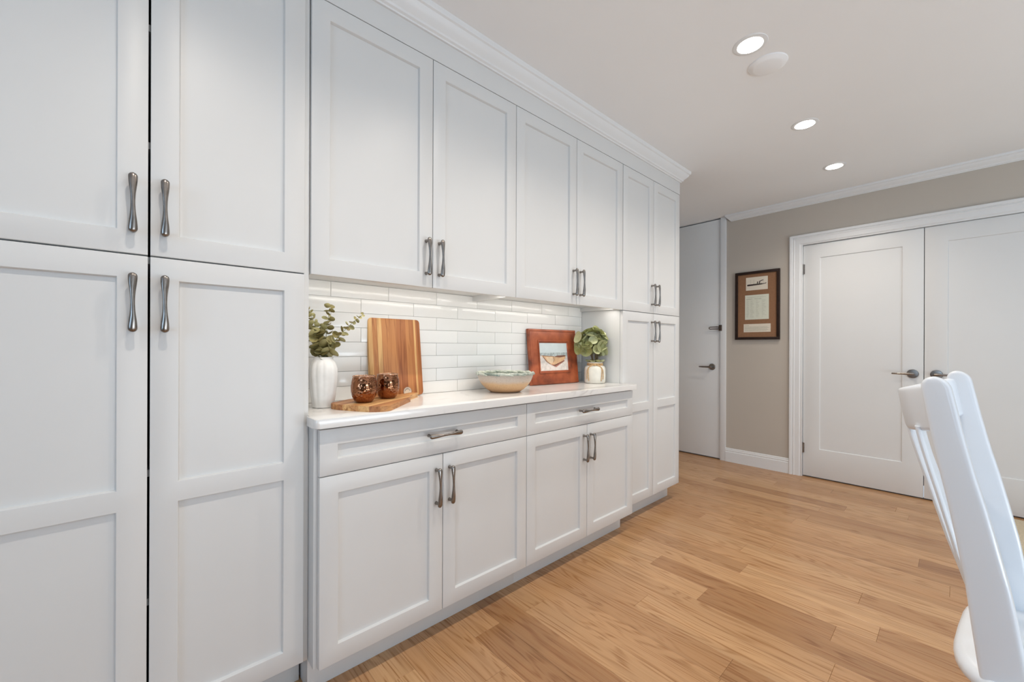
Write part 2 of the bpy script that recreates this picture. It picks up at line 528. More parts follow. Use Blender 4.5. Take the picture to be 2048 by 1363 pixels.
floor = struct('floor', [(XF - 0.1, XW + 0.12, YR - 0.1, 2.8, -0.08, -0.0125)], 'grout')
tag(floor, 'light oak plank floor laid at right angles to the cabinets', 'floor')
ceiling = struct('ceiling', [(XF - 0.1, XW + 0.6, YR - 0.1, 2.8, ZC, ZC + 0.1)], 'ceiling_white')
tag(ceiling, 'smooth off-white painted ceiling over the room', 'ceiling')
wall_left = struct('wall_left', [(XF - 0.1, 3.0, YL, YL + 0.12, -0.0125, ZC)], 'wall_white')
tag(wall_left, 'white wall behind the cabinets with tiled backsplash', 'wall')
wall_back = struct('wall_back', [
    (XW, XW + 0.12, YR, -0.602, -0.0125, ZC),
    (XW, XW + 0.12, -0.602, 0.955, 2.068, ZC),
    (XW, XW + 0.12, 0.955, 1.590, -0.0125, ZC),
    (XW, XW + 0.12, 2.565, 2.70, -0.0125, ZC)], 'wall_taupe')
tag(wall_back, 'taupe end wall around the white closet doors', 'wall')
o = struct('wall_gap_backing', [(XW + 0.5, XW + 0.56, YR, 2.8, -0.0125, ZC), (XW + 0.12, XW + 0.5, YR, YR + 0.1, -0.0125, ZC), (XW + 0.12, XW + 0.5, 2.7, 2.8, -0.0125, ZC)], 'dark_void')  # unseen shell added to block stray light and keep door gaps black
tag(o, 'unseen dark shell added behind the doors', 'wall')
o = struct('wall_alcove', [(3.0, XW + 0.12, 2.70, 2.80, -0.0125, ZC), (2.90, 3.0, YL + 0.12, 2.80, -0.0125, ZC)], 'wall_white'); tag(o, 'white wall of the entry alcove behind the tall cabinet', 'wall')
o = struct('wall_front', [
    (XF - 0.1, XF, YR, -2.1, -0.0125, ZC), (XF - 0.1, XF, 0.1, YL, -0.0125, ZC),
    (XF - 0.1, XF, -2.1, 0.1, -0.0125, 0.7), (XF - 0.1, XF, -2.1, 0.1, 2.2, ZC)], 'wall_umber')
tag(o, 'dark taupe wall with a window behind the viewer', 'wall')
o = struct('wall_right', [
    (XF - 0.1, -0.2, YR - 0.1, YR, -0.0125, ZC), (3.2, XW + 0.12, YR - 0.1, YR, -0.0125, ZC),
    (-0.2, 3.2, YR - 0.1, YR, -0.0125, 0.1), (-0.2, 3.2, YR - 0.1, YR, 2.3, ZC)], 'wall_umber')
tag(o, 'dark taupe wall with an added window opening opposite the cabinets', 'wall')


def window(name, label, along, a0, a1, c, z0, z1):
    f = 0.05; mid = (a0 + a1) / 2
    def bx(s0, s1, d0, d1, q0, q1):
        return (c + d0, c + d1, s0, s1, q0, q1) if along == 'y' else (s0, s1, c + d0, c + d1, q0, q1)
    fr = [bx(a0, a0 + f, -0.08, -0.02, z0, z1), bx(a1 - f, a1, -0.08, -0.02, z0, z1), bx(mid - f / 2, mid + f / 2, -0.08, -0.02, z0 + f, z1 - f),
          bx(a0 + f, a1 - f, -0.08, -0.02, z0, z0 + f), bx(a0 + f, a1 - f, -0.08, -0.02, z1 - f, z1)]
    o = boxes(name, fr, 'trim_white'); tag(o, label, 'window', kind='structure')
    for s0, s1 in ((a0 + f, mid - f / 2), (mid + f / 2, a1 - f)):
        boxes('pane', [bx(s0, s1, -0.053, -0.047, z0 + f, z1 - f)], 'window_glass', o)


window('window_1', 'white framed window in the wall behind the viewer', 'y', -2.1, 0.1, XF, 0.7, 2.2)
window('fill_window', 'unseen white framed window added for fill light opposite the cabinets', 'x', -0.2, 3.2, YR, 0.1, 2.3)  # unseen opening, placed and sized to let in added fill light

# ---- floor planks: rows 0.127 wide, running away from the cabinets
PW = 0.127
JOINTS = {  # measured end joints: row index -> (y of joint, tone beyond (larger y), tone before (smaller y))
    0: [(1.278, 0.62, 0.10)], -1: [(1.086, 0.55, 0.45)], 7: [(0.798, 0.85, 0.14)], 6: [(0.299, 0.72, 0.5)],
    11: [(0.301, 0.62, 0.32)], 16: [(0.1415, 0.55, 0.06)]}


def plank(x0, x1, y0, y1, tone):
    c = 0.0007
    o = ((x0 + x1) / 2, (y0 + y1) / 2, 0)
    hx, hy = (x1 - x0) / 2 - 0.0002, (y1 - y0) / 2 - 0.0002
    bm = bmesh.new()
    lo = [bm.verts.new((sx * hx, sy * hy, -0.012)) for sx, sy in ((-1, -1), (1, -1), (1, 1), (-1, 1))]
    md = [bm.verts.new((sx * hx, sy * hy, -c)) for sx, sy in ((-1, -1), (1, -1), (1, 1), (-1, 1))]
    hi = [bm.verts.new((sx * (hx - c), sy * (hy - c), 0)) for sx, sy in ((-1, -1), (1, -1), (1, 1), (-1, 1))]
    for a, b in ((lo, md), (md, hi)):
        for k in range(4): bm.faces.new((a[k], a[(k + 1) % 4], b[(k + 1) % 4], b[k]))
    bm.faces.new(hi)
    p = finish('plank', bm, 'oak_floor', floor, o)
    p['tone'] = tone


def rtone(rnd):
    t = rnd.random()
    return 0.05 + 0.2 * rnd.random() if t < 0.16 else 0.35 + 0.65 * rnd.random()


rnd = random.Random(21)
x_first = 0.972 - 16 * PW
for row in range(-16, 27):
    x0 = 0.972 + row * PW; x1 = min(x0 + PW, XW + 0.1)
    ytop = 2.69 if x0 > 2.98 else 1.60
    cuts = []
    if row in JOINTS:
        j = JOINTS[row][0]
        lens = [(j[0], ytop, j[1])]
        y = j[0]; first = j[2]
    else:
        lens = []; y = ytop; first = None
        y2 = y - rnd.uniform(0.25, 1.1); lens.append((y2, y, rtone(rnd))); y = y2
    while y > YR + 0.02:
        L = rnd.uniform(0.7, 1.55)
        if first is not None: L = 1.1
        y2 = max(YR, y - L)
        if y2 - YR < 0.25: y2 = YR
        lens.append((y2, y, first if first is not None else rtone(rnd))); first = None
        y = y2
    for a, b, t in lens: plank(x0, x1, a, b, t)
# the part of the floor behind the viewer
o = boxes('floor_board_field', [(XF, x_first, YR, 1.6, -0.012, 0)], 'oak_floor', floor); o['tone'] = 0.6; o['kind'] = 'stuff'

# ---- backsplash
TX, TZ = 0.2525, 0.0624
boxes('grout_bed', [(0.404, 2.236, YL - 0.006, YL, 0.914, 1.412)], 'grout', wall_left)


def tile(x0, x1, z0, z1):
    g = 0.0008; y = YL
    bm = bmesh.new()
    bm_box(bm, x0 + g, x1 - g, y - 0.009, y - 0.005, z0 + g, z1 - g)
    c = Vector(((x0 + x1) / 2, y, (z0 + z1) / 2))
    bmesh.ops.translate(bm, verts=bm.verts, vec=-c)
    ed = [e for e in bm.edges if all(v.co.y < -0.008 for v in e.verts)]
    bmesh.ops.bevel(bm, geom=ed, offset=0.0010, segments=2, profile=0.6, affect='EDGES')
    finish('tile', bm, 'tile_white', wall_left, c, smooth=60)


for r_ in range(8):
    z1 = 1.348 + TZ - r_ * TZ; z0 = z1 - TZ
    z1 = min(z1, 1.4105); z0 = max(z0, 0.9145)
    x = 0.5756 - TX * 3 + (TX / 2 if r_ % 2 else 0)
    while x < 2.236:
        a, b = max(x, 0.405), min(x + TX, 2.236)
        if b - a > 0.012: tile(a, b, z0, z1)
        x += TX

# ---- mouldings
CROWN = [(0, 0), (0.008, 0), (0.010, 0.006), (0.018, 0.010), (0.020, 0.018), (0.026, 0.024), (0.036, 0.034), (0.046, 0.046), (0.050, 0.056), (0.057, 0.060), (0.060, 0.066), (0.060, 0.081), (0, 0.081)]
bm = bmesh.new()
zb = ZC - 0.081
sweep_bm(bm, [((-0.40, YP, zb), (0, -1, 0), (0, 0, 1)), ((3.008, YP, zb), (1, -1, 0), (0, 0, 1)), ((3.008, YL, zb), (1, 0, 0), (0, 0, 1))], CROWN)
o = finish('trim_1', bm, 'trim_white', smooth=30); tag(o, 'white crown moulding along the top of the cabinets', 'moulding', kind='structure')
o = struct('trim_2', [(-0.40, 3.008, YP, YP + 0.02, 2.298, ZC - 0.001), (2.988, 3.008, YP + 0.02, YL, 2.298, ZC - 0.001)], 'cabinet_white')
tag(o, 'flat white fascia board between cabinet doors and crown moulding', 'moulding')
bm = bmesh.new()
C2 = [(a * 0.82, b * 0.77) for a, b in CROWN]
zb2 = ZC - 0.0624
sweep_bm(bm, [((XW, 1.536, zb2), (-1, 1, 0), (0, 0, 1)), ((XW, YR, zb2), (-1, 0, 0), (0, 0, 1))], C2)
o = finish('trim_3', bm, 'trim_white', smooth=30); tag(o, 'white crown moulding above the closet doors', 'moulding', kind='structure')
# casing round the closet doors
CAS = [(0, 0), (0, 0.012), (0.006, 0.016), (0.040, 0.016), (0.046, 0.019), (0.052, 0.019), (0.056, 0.015), (0.062, 0.022), (0.078, 0.024), (0.083, 0.020), (0.083, 0)]
bm = bmesh.new()
cy0, cy1, ct = 0.957, -0.604, 2.070
sweep_bm(bm, [((XW, cy0, 0), (0, 1, 0), (-1, 0, 0)), ((XW, cy0, ct), (0, 1, 1), (-1, 0, 0)), ((XW, cy1, ct), (0, -1, 1), (-1, 0, 0)), ((XW, cy1, 0), (0, -1, 0), (-1, 0, 0))], CAS)
o = finish('trim_4', bm, 'trim_white', smooth=25); tag(o, 'white moulded casing round the pair of closet doors', 'door casing', kind='structure')
boxes('jamb', [(XW - 0.010, XW + 0.11, 0.942, 0.958, 0, 2.071), (XW - 0.010, XW + 0.11, -0.606, -0.590, 0, 2.071), (XW - 0.010, XW + 0.11, -0.590, 0.942, 2.060, 2.071)], 'trim_white', o, bevel=0.001)
# jamb post beside the entry door
o = struct('trim_5', [(XW - 0.012, XW + 0.12, 1.584, 1.638, 0, ZC - 0.001)], 'trim_white', 0.002); tag(o, 'white door post between entry door and taupe wall', 'door post')
o = struct('trim_6', [(XW + 0.0, XW + 0.12, 2.548, 2.566, 0, ZC - 0.001)], 'trim_white'); tag(o, 'white door post on the hinge side of the entry door', 'door post')
# baseboard
BB = [(0, 0), (0.016, 0), (0.016, 0.098), (0.012, 0.102), (0.013, 0.116), (0.009, 0.122), (0.009, 0.130), (0.005, 0.136), (0, 0.136)]
bm = bmesh.new()
sweep_bm(bm, [((XW, 1.584, 0), (-1, 0, 0), (0, 0, 1)), ((XW, 1.040, 0), (-1, 0, 0), (0, 0, 1))], BB)
o = finish('baseboard_back', bm, 'trim_white', smooth=25); tag(o, 'white moulded baseboard under the framed documents', 'baseboard', kind='structure')


# ------------------------------------------------------------------ doors of the room
def lever_set(parent, y, z, x, dirn):
    """rose and lever on a door face at x (face looks to -x); lever runs to +y*dirn"""
    o = origin(parent)
    bm = bmesh.new()
    pts = [(x, 0.033), (x - 0.006, 0.033), (x - 0.009, 0.030), (x - 0.010, 0.012)]
    secs = []
    for px, r in pts:
        secs.append([Vector((px, y + r * math.cos(2 * math.pi * k / 28), z + r * math.sin(2 * math.pi * k / 28))) - o for k in range(28)])
    loft_bm(bm, secs)
    rose = finish('rose', bm, 'nickel', parent, smooth=35)
    bm = bmesh.new()
    tube_bm(bm, [Vector((x - 0.008, y, z)) - o, Vector((x - 0.048, y, z)) - o], 0.0095, 14)
    secs = []
    for s, hw, hh in ((-0.012, 0.006, 0.008), (0.0, 0.009, 0.010), (0.03, 0.006, 0.009), (0.08, 0.005, 0.008), (0.112, 0.0045, 0.007), (0.116, 0.002, 0.004)):
        secs.append([Vector((x - 0.050 + hw * math.cos(a), y + dirn * s, z + hh * math.sin(a))) - o for a in [2 * math.pi * k / 12 for k in range(12)]])
    loft_bm(bm, secs)
    finish('lever', bm, 'nickel', rose, smooth=45)
    rose['label'] = 'brushed nickel lever handle'


# entry door (flat slab)
d1 = boxes('door_1', [(XW + 0.004, XW + 0.045, 1.642, 2.545, 0.012, ZC - 0.012)], 'door_white', bevel=0.002)
tag(d1, 'plain flat off-white entry door with swing bar guard', 'door', kind='structure')
lever_set(d1, 1.722, 0.945, XW + 0.004, 1)
sg = boxes('swing_bar_guard', [(XW - 0.016, XW - 0.010, 1.622, 1.652, 1.315, 1.375)], 'bronze_dark', d1, 0.001)
boxes('knuckle', [(XW - 0.024, XW - 0.016, 1.632, 1.640, 1.318, 1.372), (XW - 0.026, XW - 0.016, 1.640, 1.650, 1.337, 1.352)], 'bronze_dark', sg, 0.001)
bm = bmesh.new()
tube_bm(bm, [(XW - 0.022, 1.645, 1.334), (XW - 0.022, 1.735, 1.334), (XW - 0.022, 1.742, 1.3375), (XW - 0.022, 1.744, 1.3445), (XW - 0.022, 1.742, 1.3515), (XW - 0.022, 1.735, 1.355), (XW - 0.022, 1.645, 1.355)], 0.0042, 8)
finish('guard_bar', bm, 'bronze_dark', sg, smooth=60)
# dark strip standing in for the shaded gap along the latch side
boxes('latch_gap_shade', [(XW + 0.012, XW + 0.05, 1.6385, 1.6415, 0.0, ZC - 0.002)], 'dark_void', d1)


def shaker_bm(x0, x1, z0, z1, y, openings, th=0.020, rec=0.011, cham=0.003, bev=0.0013):
    """door leaf in the xz plane, face at y looking to -y, recessed panels; returns bmesh (frame with holes)"""
    bm = bmesh.new()
    xs = sorted({x0, x1} | {v for o_ in openings for v in o_[:2]}); zs = sorted({z0, z1} | {v for o_ in openings for v in o_[2:]})
    V = {}
    def v(x, z, yy):
        k = (round(x, 6), round(z, 6), round(yy, 6))
        if k not in V: V[k] = bm.verts.new((x, yy, z))
        return V[k]
    def inside(xa, xb, za, zb):
        return any(xa >= o_[0] - 1e-7 and xb <= o_[1] + 1e-7 and za >= o_[2] - 1e-7 and zb <= o_[3] + 1e-7 for o_ in openings)
    for xa, xb in zip(xs, xs[1:]):
        for za, zb in zip(zs, zs[1:]):
            if not inside(xa, xb, za, zb):
                bm.faces.new((v(xa, za, y), v(xb, za, y), v(xb, zb, y), v(xa, zb, y)))
    def skirt(xa, xb, za, zb, depth, sx):
        xl = [q for q in xs if xa - 1e-7 <= q <= xb + 1e-7]; zl = [q for q in zs if za - 1e-7 <= q <= zb + 1e-7]
        loop = [(q, za) for q in xl] + [(xb, q) for q in zl[1:]] + [(q, zb) for q in xl[::-1][1:]] + [(xa, q) for q in zl[::-1][1:-1]]
        n = len(loop)
        def off(p):
            return (p[0] + (sx if abs(p[0] - xa) < 1e-7 else -sx if abs(p[0] - xb) < 1e-7 else 0), p[1] + (sx if abs(p[1] - za) < 1e-7 else -sx if abs(p[1] - zb) < 1e-7 else 0))
        low = [v(*off(p), y + depth) for p in loop]
        for k in range(n):
            a, b = loop[k], loop[(k + 1) % n]
            bm.faces.new((v(*a, y), v(*b, y), low[(k + 1) % n], low[k]))
        return low
    lo = skirt(x0, x1, z0, z1, th, 0.0)
    bm.faces.new(lo)
    for o_ in openings:
        skirt(*o_, rec + 0.0005, cham)
    bmesh.ops.recalc_face_normals(bm, faces=bm.faces)
    sel = []
    for e in bm.edges:
        if len(e.link_faces) == 2 and all(abs(q.co.y - y) < 1e-7 for q in e.verts):
            if e.link_faces[0].normal.dot(e.link_faces[1].normal) < 0.8: sel.append(e)
    bmesh.ops.bevel(bm, geom=sel, offset=bev, segments=2, profile=0.5, affect='EDGES')
    return bm


def shaker(name, parent, x0, x1, z0, z1, y, openings, mat='cabinet_white', th=0.020, rec=0.011, cham=0.003):
    bm = shaker_bm(x0, x1, z0, z1, y, openings, th, rec, cham)
    o = origin(parent) if parent is not None else Vector((0, 0, 0))
    bmesh.ops.translate(bm, verts=bm.verts, vec=-o)
    d = finish(name, bm, mat, parent, smooth=30, recalc=True)
    for a in openings:
        boxes('panel', [(a[0], a[1], y + rec, y + th - 0.002, a[2], a[3])], mat, d)
    return d


# closet leaves: built flat, then turned to face -x
def closet_leaf(name, label, ya, yb, lever_y, lever_dir, hinge_y):
    # local x runs along -y of the room so that the face looks to -x
    wd = yb - ya
    root = bpy.data.objects.new(name, None); COL.objects.link(root)
    root.location = (XW + 0.008, yb, 0.010); root.rotation_euler = (0, 0, R(-90))
    tag(root, label, 'door', kind='structure')
    bm = shaker_bm(0, wd, 0, 2.046, 0, [(0.119, wd - 0.117, 0.246, 1.926)], th=0.035, rec=0.008, cham=0.005)
    d = finish('leaf', bm, 'door_white', root, smooth=30)
    boxes('panel', [(0.119, wd - 0.117, 0.008, 0.03, 0.246, 1.926)], 'door_white', d, world=False)
    lx = yb - lever_y; z = 0.938
    # rose + lever in local space: face looks to -y
    bm = bmesh.new(); secs = []
    for py, r in [(0, 0.034), (-0.006, 0.034), (-0.009, 0.031), (-0.010, 0.012)]:
        secs.append([(lx + r * math.cos(2 * math.pi * k / 28), py, z + r * math.sin(2 * math.pi * k / 28)) for k in range(28)])
    loft_bm(bm, secs); rose = finish('rose', bm, 'nickel', root, smooth=35); rose['label'] = 'brushed nickel lever handle'
    bm = bmesh.new(); tube_bm(bm, [(lx, -0.008, z), (lx, -0.048, z)], 0.0095, 14)
    secs = []
    for s, hw, hh in ((-0.012, 0.006, 0.008), (0.0, 0.009, 0.010), (0.03, 0.006, 0.008), (0.08, 0.005, 0.007), (0.112, 0.0045, 0.006), (0.116, 0.002, 0.003)):
        secs.append([(lx - lever_dir * s, -0.050 + hw * math.cos(a), z + hh * math.sin(a)) for a in [2 * math.pi * k / 12 for k in range(12)]])
    loft_bm(bm, secs); finish('lever', bm, 'nickel', rose, smooth=45)
    for hz in (0.245, 1.835):
        bm = bmesh.new()
        hx = yb - hinge_y
        tube_bm(bm, [(hx, -0.006, hz - 0.045), (hx, -0.006, hz + 0.045)], 0.0065, 10)
        bm_box(bm, hx - 0.012, hx + 0.012, -0.003, 0.0, hz - 0.043, hz + 0.043)
        finish('hinge', bm, 'nickel', root, smooth=40)


closet_leaf('door_2', 'white closet door with one recessed panel nearest the framed documents', 0.180, 0.939, 0.239, 1, 0.940)
closet_leaf('door_3', 'white closet door partly hidden behind the white chair', -0.587, 0.176, 0.112, -1, -0.588)

# ------------------------------------------------------------------ cabinet hardware
def handle_meshes():
    """vertical pull, length along z, face towards -y, origin on the door face"""
    L = 0.150
    bm = bmesh.new(); secs = []
    n = 40
    for i in range(n + 1):
        s = -math.cos(math.pi * i / n)          # stations crowd towards the ends
        a = abs(s)
        u = min(1.0, a / 0.88)
        wdt = 0.0046 + 0.0046 * (u * u * (3 - 2 * u))
        dep = 0.0040 + 0.0024 * (u * u * (3 - 2 * u))
        if a > 0.88:
            k = math.sqrt(max(0.0, 1 - ((a - 0.88) / 0.1205) ** 2)); wdt *= max(0.05, k); dep *= max(0.25, k ** 0.6)
        yo = -(0.0265 + 0.0050 * (1 - s * s))
        f = 0.9 * math.exp(-(s / 0.45) ** 2) * s / 0.3
        ring = []
        for k in range(20):
            t = 2 * math.pi * k / 20
            px = wdt * math.cos(t); py = dep * math.sin(t)
            px, py = px * math.cos(f) - py * math.sin(f), px * math.sin(f) + py * math.cos(f)
            ring.append((px, yo + py, s * L / 2))
        secs.append(ring)
    loft_bm(bm, secs)
    for sg_ in (-1, 1):
        z = sg_ * 0.064
        tube_bm(bm, [(0, 0.0, z), (0, -0.003, z), (0, -0.006, z), (0, -0.026, z)], [0.0068, 0.0064, 0.0052, 0.0054], 16)
    bmesh.ops.recalc_face_normals(bm, faces=bm.faces)
    me = bpy.data.meshes.new('handle'); bm.to_mesh(me); bm.free()
    me.shade_smooth(); me.set_sharp_from_angle(angle=R(70))
    me.materials.append(MATS['pewter'])
    return me


HMESH = handle_meshes()


def handle(parent, x, y, z, horizontal=False):
    h = link('handle', HMESH, parent, Vector((x, y, z)) - origin(parent))
    if horizontal: h.rotation_euler = (0, R(90), 0)
    h['label'] = 'twisted pewter pull handle'
    return h


ST = 0.058   # stile width
G = 0.0016   # half gap


def pantry_doors(th, x0, xm, x1, gap):
    """four doors of a tall cabinet"""
    for (a, b, hs) in ((x0, xm - gap, 1), (xm + gap, x1, -1)):
        hx = (b - 0.0285) if hs > 0 else (a + 0.0285)
        d = shaker('upper_door', th, a, b, 1.3785, 2.295, YP, [(a + ST, b - ST, 1.3785 + ST, 2.295 - ST)])
        handle(d, hx, YP, 1.502)
        d = shaker('lower_door', th, a, b, 0.121, 1.3745, YP, [(a + ST, b - ST, 0.121 + ST, 0.721), (a + ST, b - ST, 0.775, 1.3745 - ST)])
        handle(d, hx, YP, 1.251)


# left tall cabinet: hollow, its dark inside shows through the gap between the doors
tl = thing('tall_cabinet', (0.013, 1.6, 0), 'large white tall pantry cabinet with four doors at the near left end', 'cabinet')
bx0, bx1 = -0.372, 0.388
boxes('body', [(bx0, bx0 + 0.018, YP + 0.023, YL - 0.002, 0.115, 2.30), (bx1 - 0.018, bx1, YP + 0.023, YL - 0.002, 0.115, 2.30),
               (bx0, bx1, YL - 0.012, YL - 0.002, 0.115, 2.30), (bx0, bx1, YP + 0.023, YL - 0.002, 2.28, 2.30), (bx0, bx1, YP + 0.023, YL - 0.002, 0.115, 0.135)], 'cabinet_white', tl)
boxes('filler_strip', [(0.388, 0.4035, YP + 0.010, YL - 0.002, 0.115, 2.30)], 'cabinet_white', tl, 0.001)
boxes('toe_kick', [(bx0, 0.400, 1.52, 1.538, 0.0, 0.115)], 'cabinet_white', tl, 0.001)
boxes('cavity_shade', [(bx0 + 0.019, bx1 - 0.019, YL - 0.020, YL - 0.013, 0.136, 2.279)], 'dark_void', tl)  # near-black sheet that paints the shade inside the cavity
for z in (0.461, 0.803, 1.368, 1.673, 1.985):
    boxes('shelf', [(bx0 + 0.018, bx1 - 0.018, YP + 0.024, YL - 0.02, z - 0.009, z + 0.009)], 'shelf_grey', tl)
pantry_doors(tl, bx0, 0.0125, 0.3875, 0.0024)

# right tall cabinet
tr = thing('tall_cabinet', (2.622, 1.6, 0), 'slim white tall cabinet with four doors at the far end of the run', 'cabinet')
boxes('body', [(2.238, 3.006, YP + 0.0215, YL - 0.002, 0.115, 2.30)], 'cabinet_white', tr)
boxes('toe_kick', [(2.238, 3.006, 1.515, 1.533, 0.0, 0.115), (2.988, 3.006, 1.533, YL - 0.002, 0, 0.115)], 'cabinet_white', tr, 0.001)
pantry_doors(tr, 2.2405, 2.622, 3.0065, 0.0014)


# upper cabinets
def upper(x0, x1, label, left_reveal=0.0):
    t = thing('wall_cabinet', ((x0 + x1) / 2, 1.6, 1.377), label, 'cabinet')
    yb = YP + 0.0215
    boxes('body', [(x0, x0 + 0.018, yb, YL - 0.002, 1.384, 2.30), (x1 - 0.018, x1, yb, YL - 0.002, 1.384, 2.30), (x0 + 0.018, x1 - 0.018, yb, YL - 0.002, 1.412, 2.30)], 'cabinet_white', t)
    boxes('light_rail', [(x0 + 0.018, x1 - 0.018, yb, yb + 0.018, 1.384, 1.412)], 'cabinet_white', t)
    xm = (x0 + x1) / 2
    for a, b, hs in ((x0 + G, xm - G, 1), (xm + G, x1 - G, -1)):
        d = shaker('door', t, a, b, 1.3785, 2.295, YP, [(a + ST, b - ST, 1.3785 + ST, 2.295 - ST)])
        handle(d, (b - 0.0285) if hs > 0 else (a + 0.0285), YP, 1.497)
    s = boxes('light_strip', [(x0 + 0.022, x1 - 0.022, 1.478, 1.492, 1.4045, 1.412)], 'strip_glow', t)
    s['label'] = 'glowing light strip under the cabinet'
    l = bpy.data.lights.new('strip_light', 'AREA'); l.shape = 'RECTANGLE'; l.size = x1 - x0 - 0.044; l.size_y = 0.014
    l.energy = STRIP_W; l.color = (1.0, 0.95, 0.88)
    lo = bpy.data.objects.new('strip_light', l); COL.objects.link(lo); lo.parent = t
    lo.location = Vector((xm, 1.485, 1.4035)) - origin(t); lo.rotation_euler = (R(12), 0, 0)
    return t


ua = upper(0.4060, 1.3205, 'white wall cabinet over the vase and cutting boards')
ub = upper(1.3205, 2.2355, 'white wall cabinet over the leather picture frame')
boxes('cable_plug', [(2.00, 2.03, 1.500, 1.514, 1.400, 1.412)], 'plug_dark', ub, 0.002)


# base cabinets
def base(x0, x1, label, end_left, end_right):
    t = thing('base_cabinet', ((x0 + x1) / 2, 1.57, 0), label, 'cabinet')
    yb = YB + 0.0215
    bl = [(x0 - (0.0100 if end_left else 0), min(x1, 2.2365), yb, YL - 0.002, 0.112, 0.883)]
    if end_right: bl.append((2.2365, 2.2500, yb, YP - 0.002, 0.112, 0.883))
    boxes('body', bl, 'cabinet_white', t)
    boxes('toe_kick', [(x0 - (0.008 if end_left else 0), x1, 1.448, 1.466, 0.0, 0.112)] + ([(x0 - 0.008, x0 + 0.010, 1.466, 1.70, 0, 0.112)] if end_left else [])
          + ([(x1 - 0.018, x1, 1.466, 1.512, 0, 0.112)] if end_right else []), 'cabinet_white', t, 0.0008)
    xm = (x0 + x1) / 2
    dr = shaker('drawer', t, x0 + G, x1 - G, 0.7265, 0.8755, YB, [(x0 + G + 0.056, x1 - G - 0.056, 0.7765, 0.8235)], cham=0.003)
    handle(dr, xm, YB, 0.803, True)
    for a, b, hs in ((x0 + G, xm - G, 1), (xm + G, x1 - G, -1)):
        d = shaker('door', t, a, b, 0.114, 0.7235, YB, [(a + ST, b - ST, 0.114 + ST, 0.7235 - ST)])
        handle(d, (b - 0.0285) if hs > 0 else (a + 0.0285), YB, 0.602)
    return t


base(0.4145, 1.3325, 'white base cabinet with drawer and two doors under the serving board', True, False)
base(1.3325, 2.2520, 'white base cabinet with drawer and two doors under the picture frame', False, True)

# countertop
bm = bmesh.new()
out = round_poly([(0.395, 1.335), (2.264, 1.335), (2.264, YP - 0.0015), (2.2365, YP - 0.0015), (2.2365, YL - 0.0005), (0.4045, YL - 0.0005), (0.4045, YP - 0.0015), (0.395, YP - 0.0015)], [0.014, 0.014, 0, 0, 0, 0, 0, 0])
prism_bm(bm, out, 0.884, 0.914)
ed = [e for e in bm.edges if all(v.co.y < 1.42 for v in e.verts) and abs(e.verts[0].co.z - e.verts[1].co.z) < 1e-6]
bmesh.ops.bevel(bm, geom=ed, offset=0.003, segments=2, profile=0.5, affect='EDGES')
o = finish('countertop', bm, 'quartz', smooth=35); tag(o, 'long white quartz countertop with faint grey veins', 'countertop')


# ------------------------------------------------------------------ ceiling fittings
def downlight(x, y, label):
    t = thing('recessed_light', (x, y, ZC), label, 'ceiling light', group='ceiling downlights in a row')
    bm = bmesh.new()
    lathe_bm(bm, [(0.050, -0.0035), (0.060, -0.0045), (0.067, -0.002), (0.068, 0.0)], 40, cap_bottom=False)
    finish('trim_ring', bm, 'trim_white', t, smooth=40)
    bm = bmesh.new()
    lathe_bm(bm, [(0.0001, -0.007), (0.025, -0.0065), (0.045, -0.005), (0.0505, -0.003)], 36, cap_bottom=False)
    finish('lens', bm, 'lamp_glow', t, smooth=60)
    l = bpy.data.lights.new('lamp', 'SPOT'); l.energy = DOWNLIGHT_W; l.color = (1.0, 0.90, 0.79); l.spot_size = R(146); l.spot_blend = 1.0
    l.shadow_soft_size = 0.022
    lo = bpy.data.objects.new('lamp', l); COL.objects.link(lo); lo.parent = t; lo.location = (0, 0, -0.055)


downlight(1.968, 0.619, 'round glowing ceiling downlight nearest the viewer, beside the cover disc')
downlight(2.907, 0.619, 'round glowing ceiling downlight in the middle of the row of three')
downlight(3.735, 0.615, 'round glowing ceiling downlight closest to the closet doors')
downlight(1.05, 0.617, 'round ceiling downlight out of view above the base cabinets')
downlight(0.13, 0.617, 'round ceiling downlight out of view above the viewer')
bm = bmesh.new()
lathe_bm(bm, [(0.0001, -0.016), (0.055, -0.015), (0.064, -0.012), (0.078, -0.004), (0.080, 0.0)], 48, cap_bottom=False)
o = finish('ceiling_cover_disc', bm, 'ceiling_white', None, (2.165, 0.606, ZC), smooth=30); tag(o, 'blank white round cover disc on the ceiling beside a downlight', 'ceiling disc')

# ------------------------------------------------------------------ things on the counter
CT = 0.914
# fluted white vase
bm = bmesh.new()
prof = [(0.030, 0.0), (0.037, 0.002), (0.041, 0.030), (0.046, 0.075), (0.0495, 0.120), (0.0485, 0.145), (0.043, 0.165), (0.036, 0.176), (0.0335, 0.182), (0.0345, 0.188), (0.031, 0.188), (0.029, 0.178), (0.036, 0.160), (0.040, 0.120), (0.034, 0.03), (0.001, 0.02)]


def flute(a, z):
    k = min(1, max(0, z / 0.02)) * min(1, max(0, (0.180 - z) / 0.03))
    return 1 + 0.055 * k * (abs(math.cos(6 * a + 2.2 * z)) - 0.5)


lathe_bm(bm, prof, 96, rfun=flute)
o = finish('vase', bm, 'ceramic_white', None, (0.503, 1.606, CT), smooth=50); tag(o, 'tall white fluted ceramic vase holding eucalyptus', 'vase')


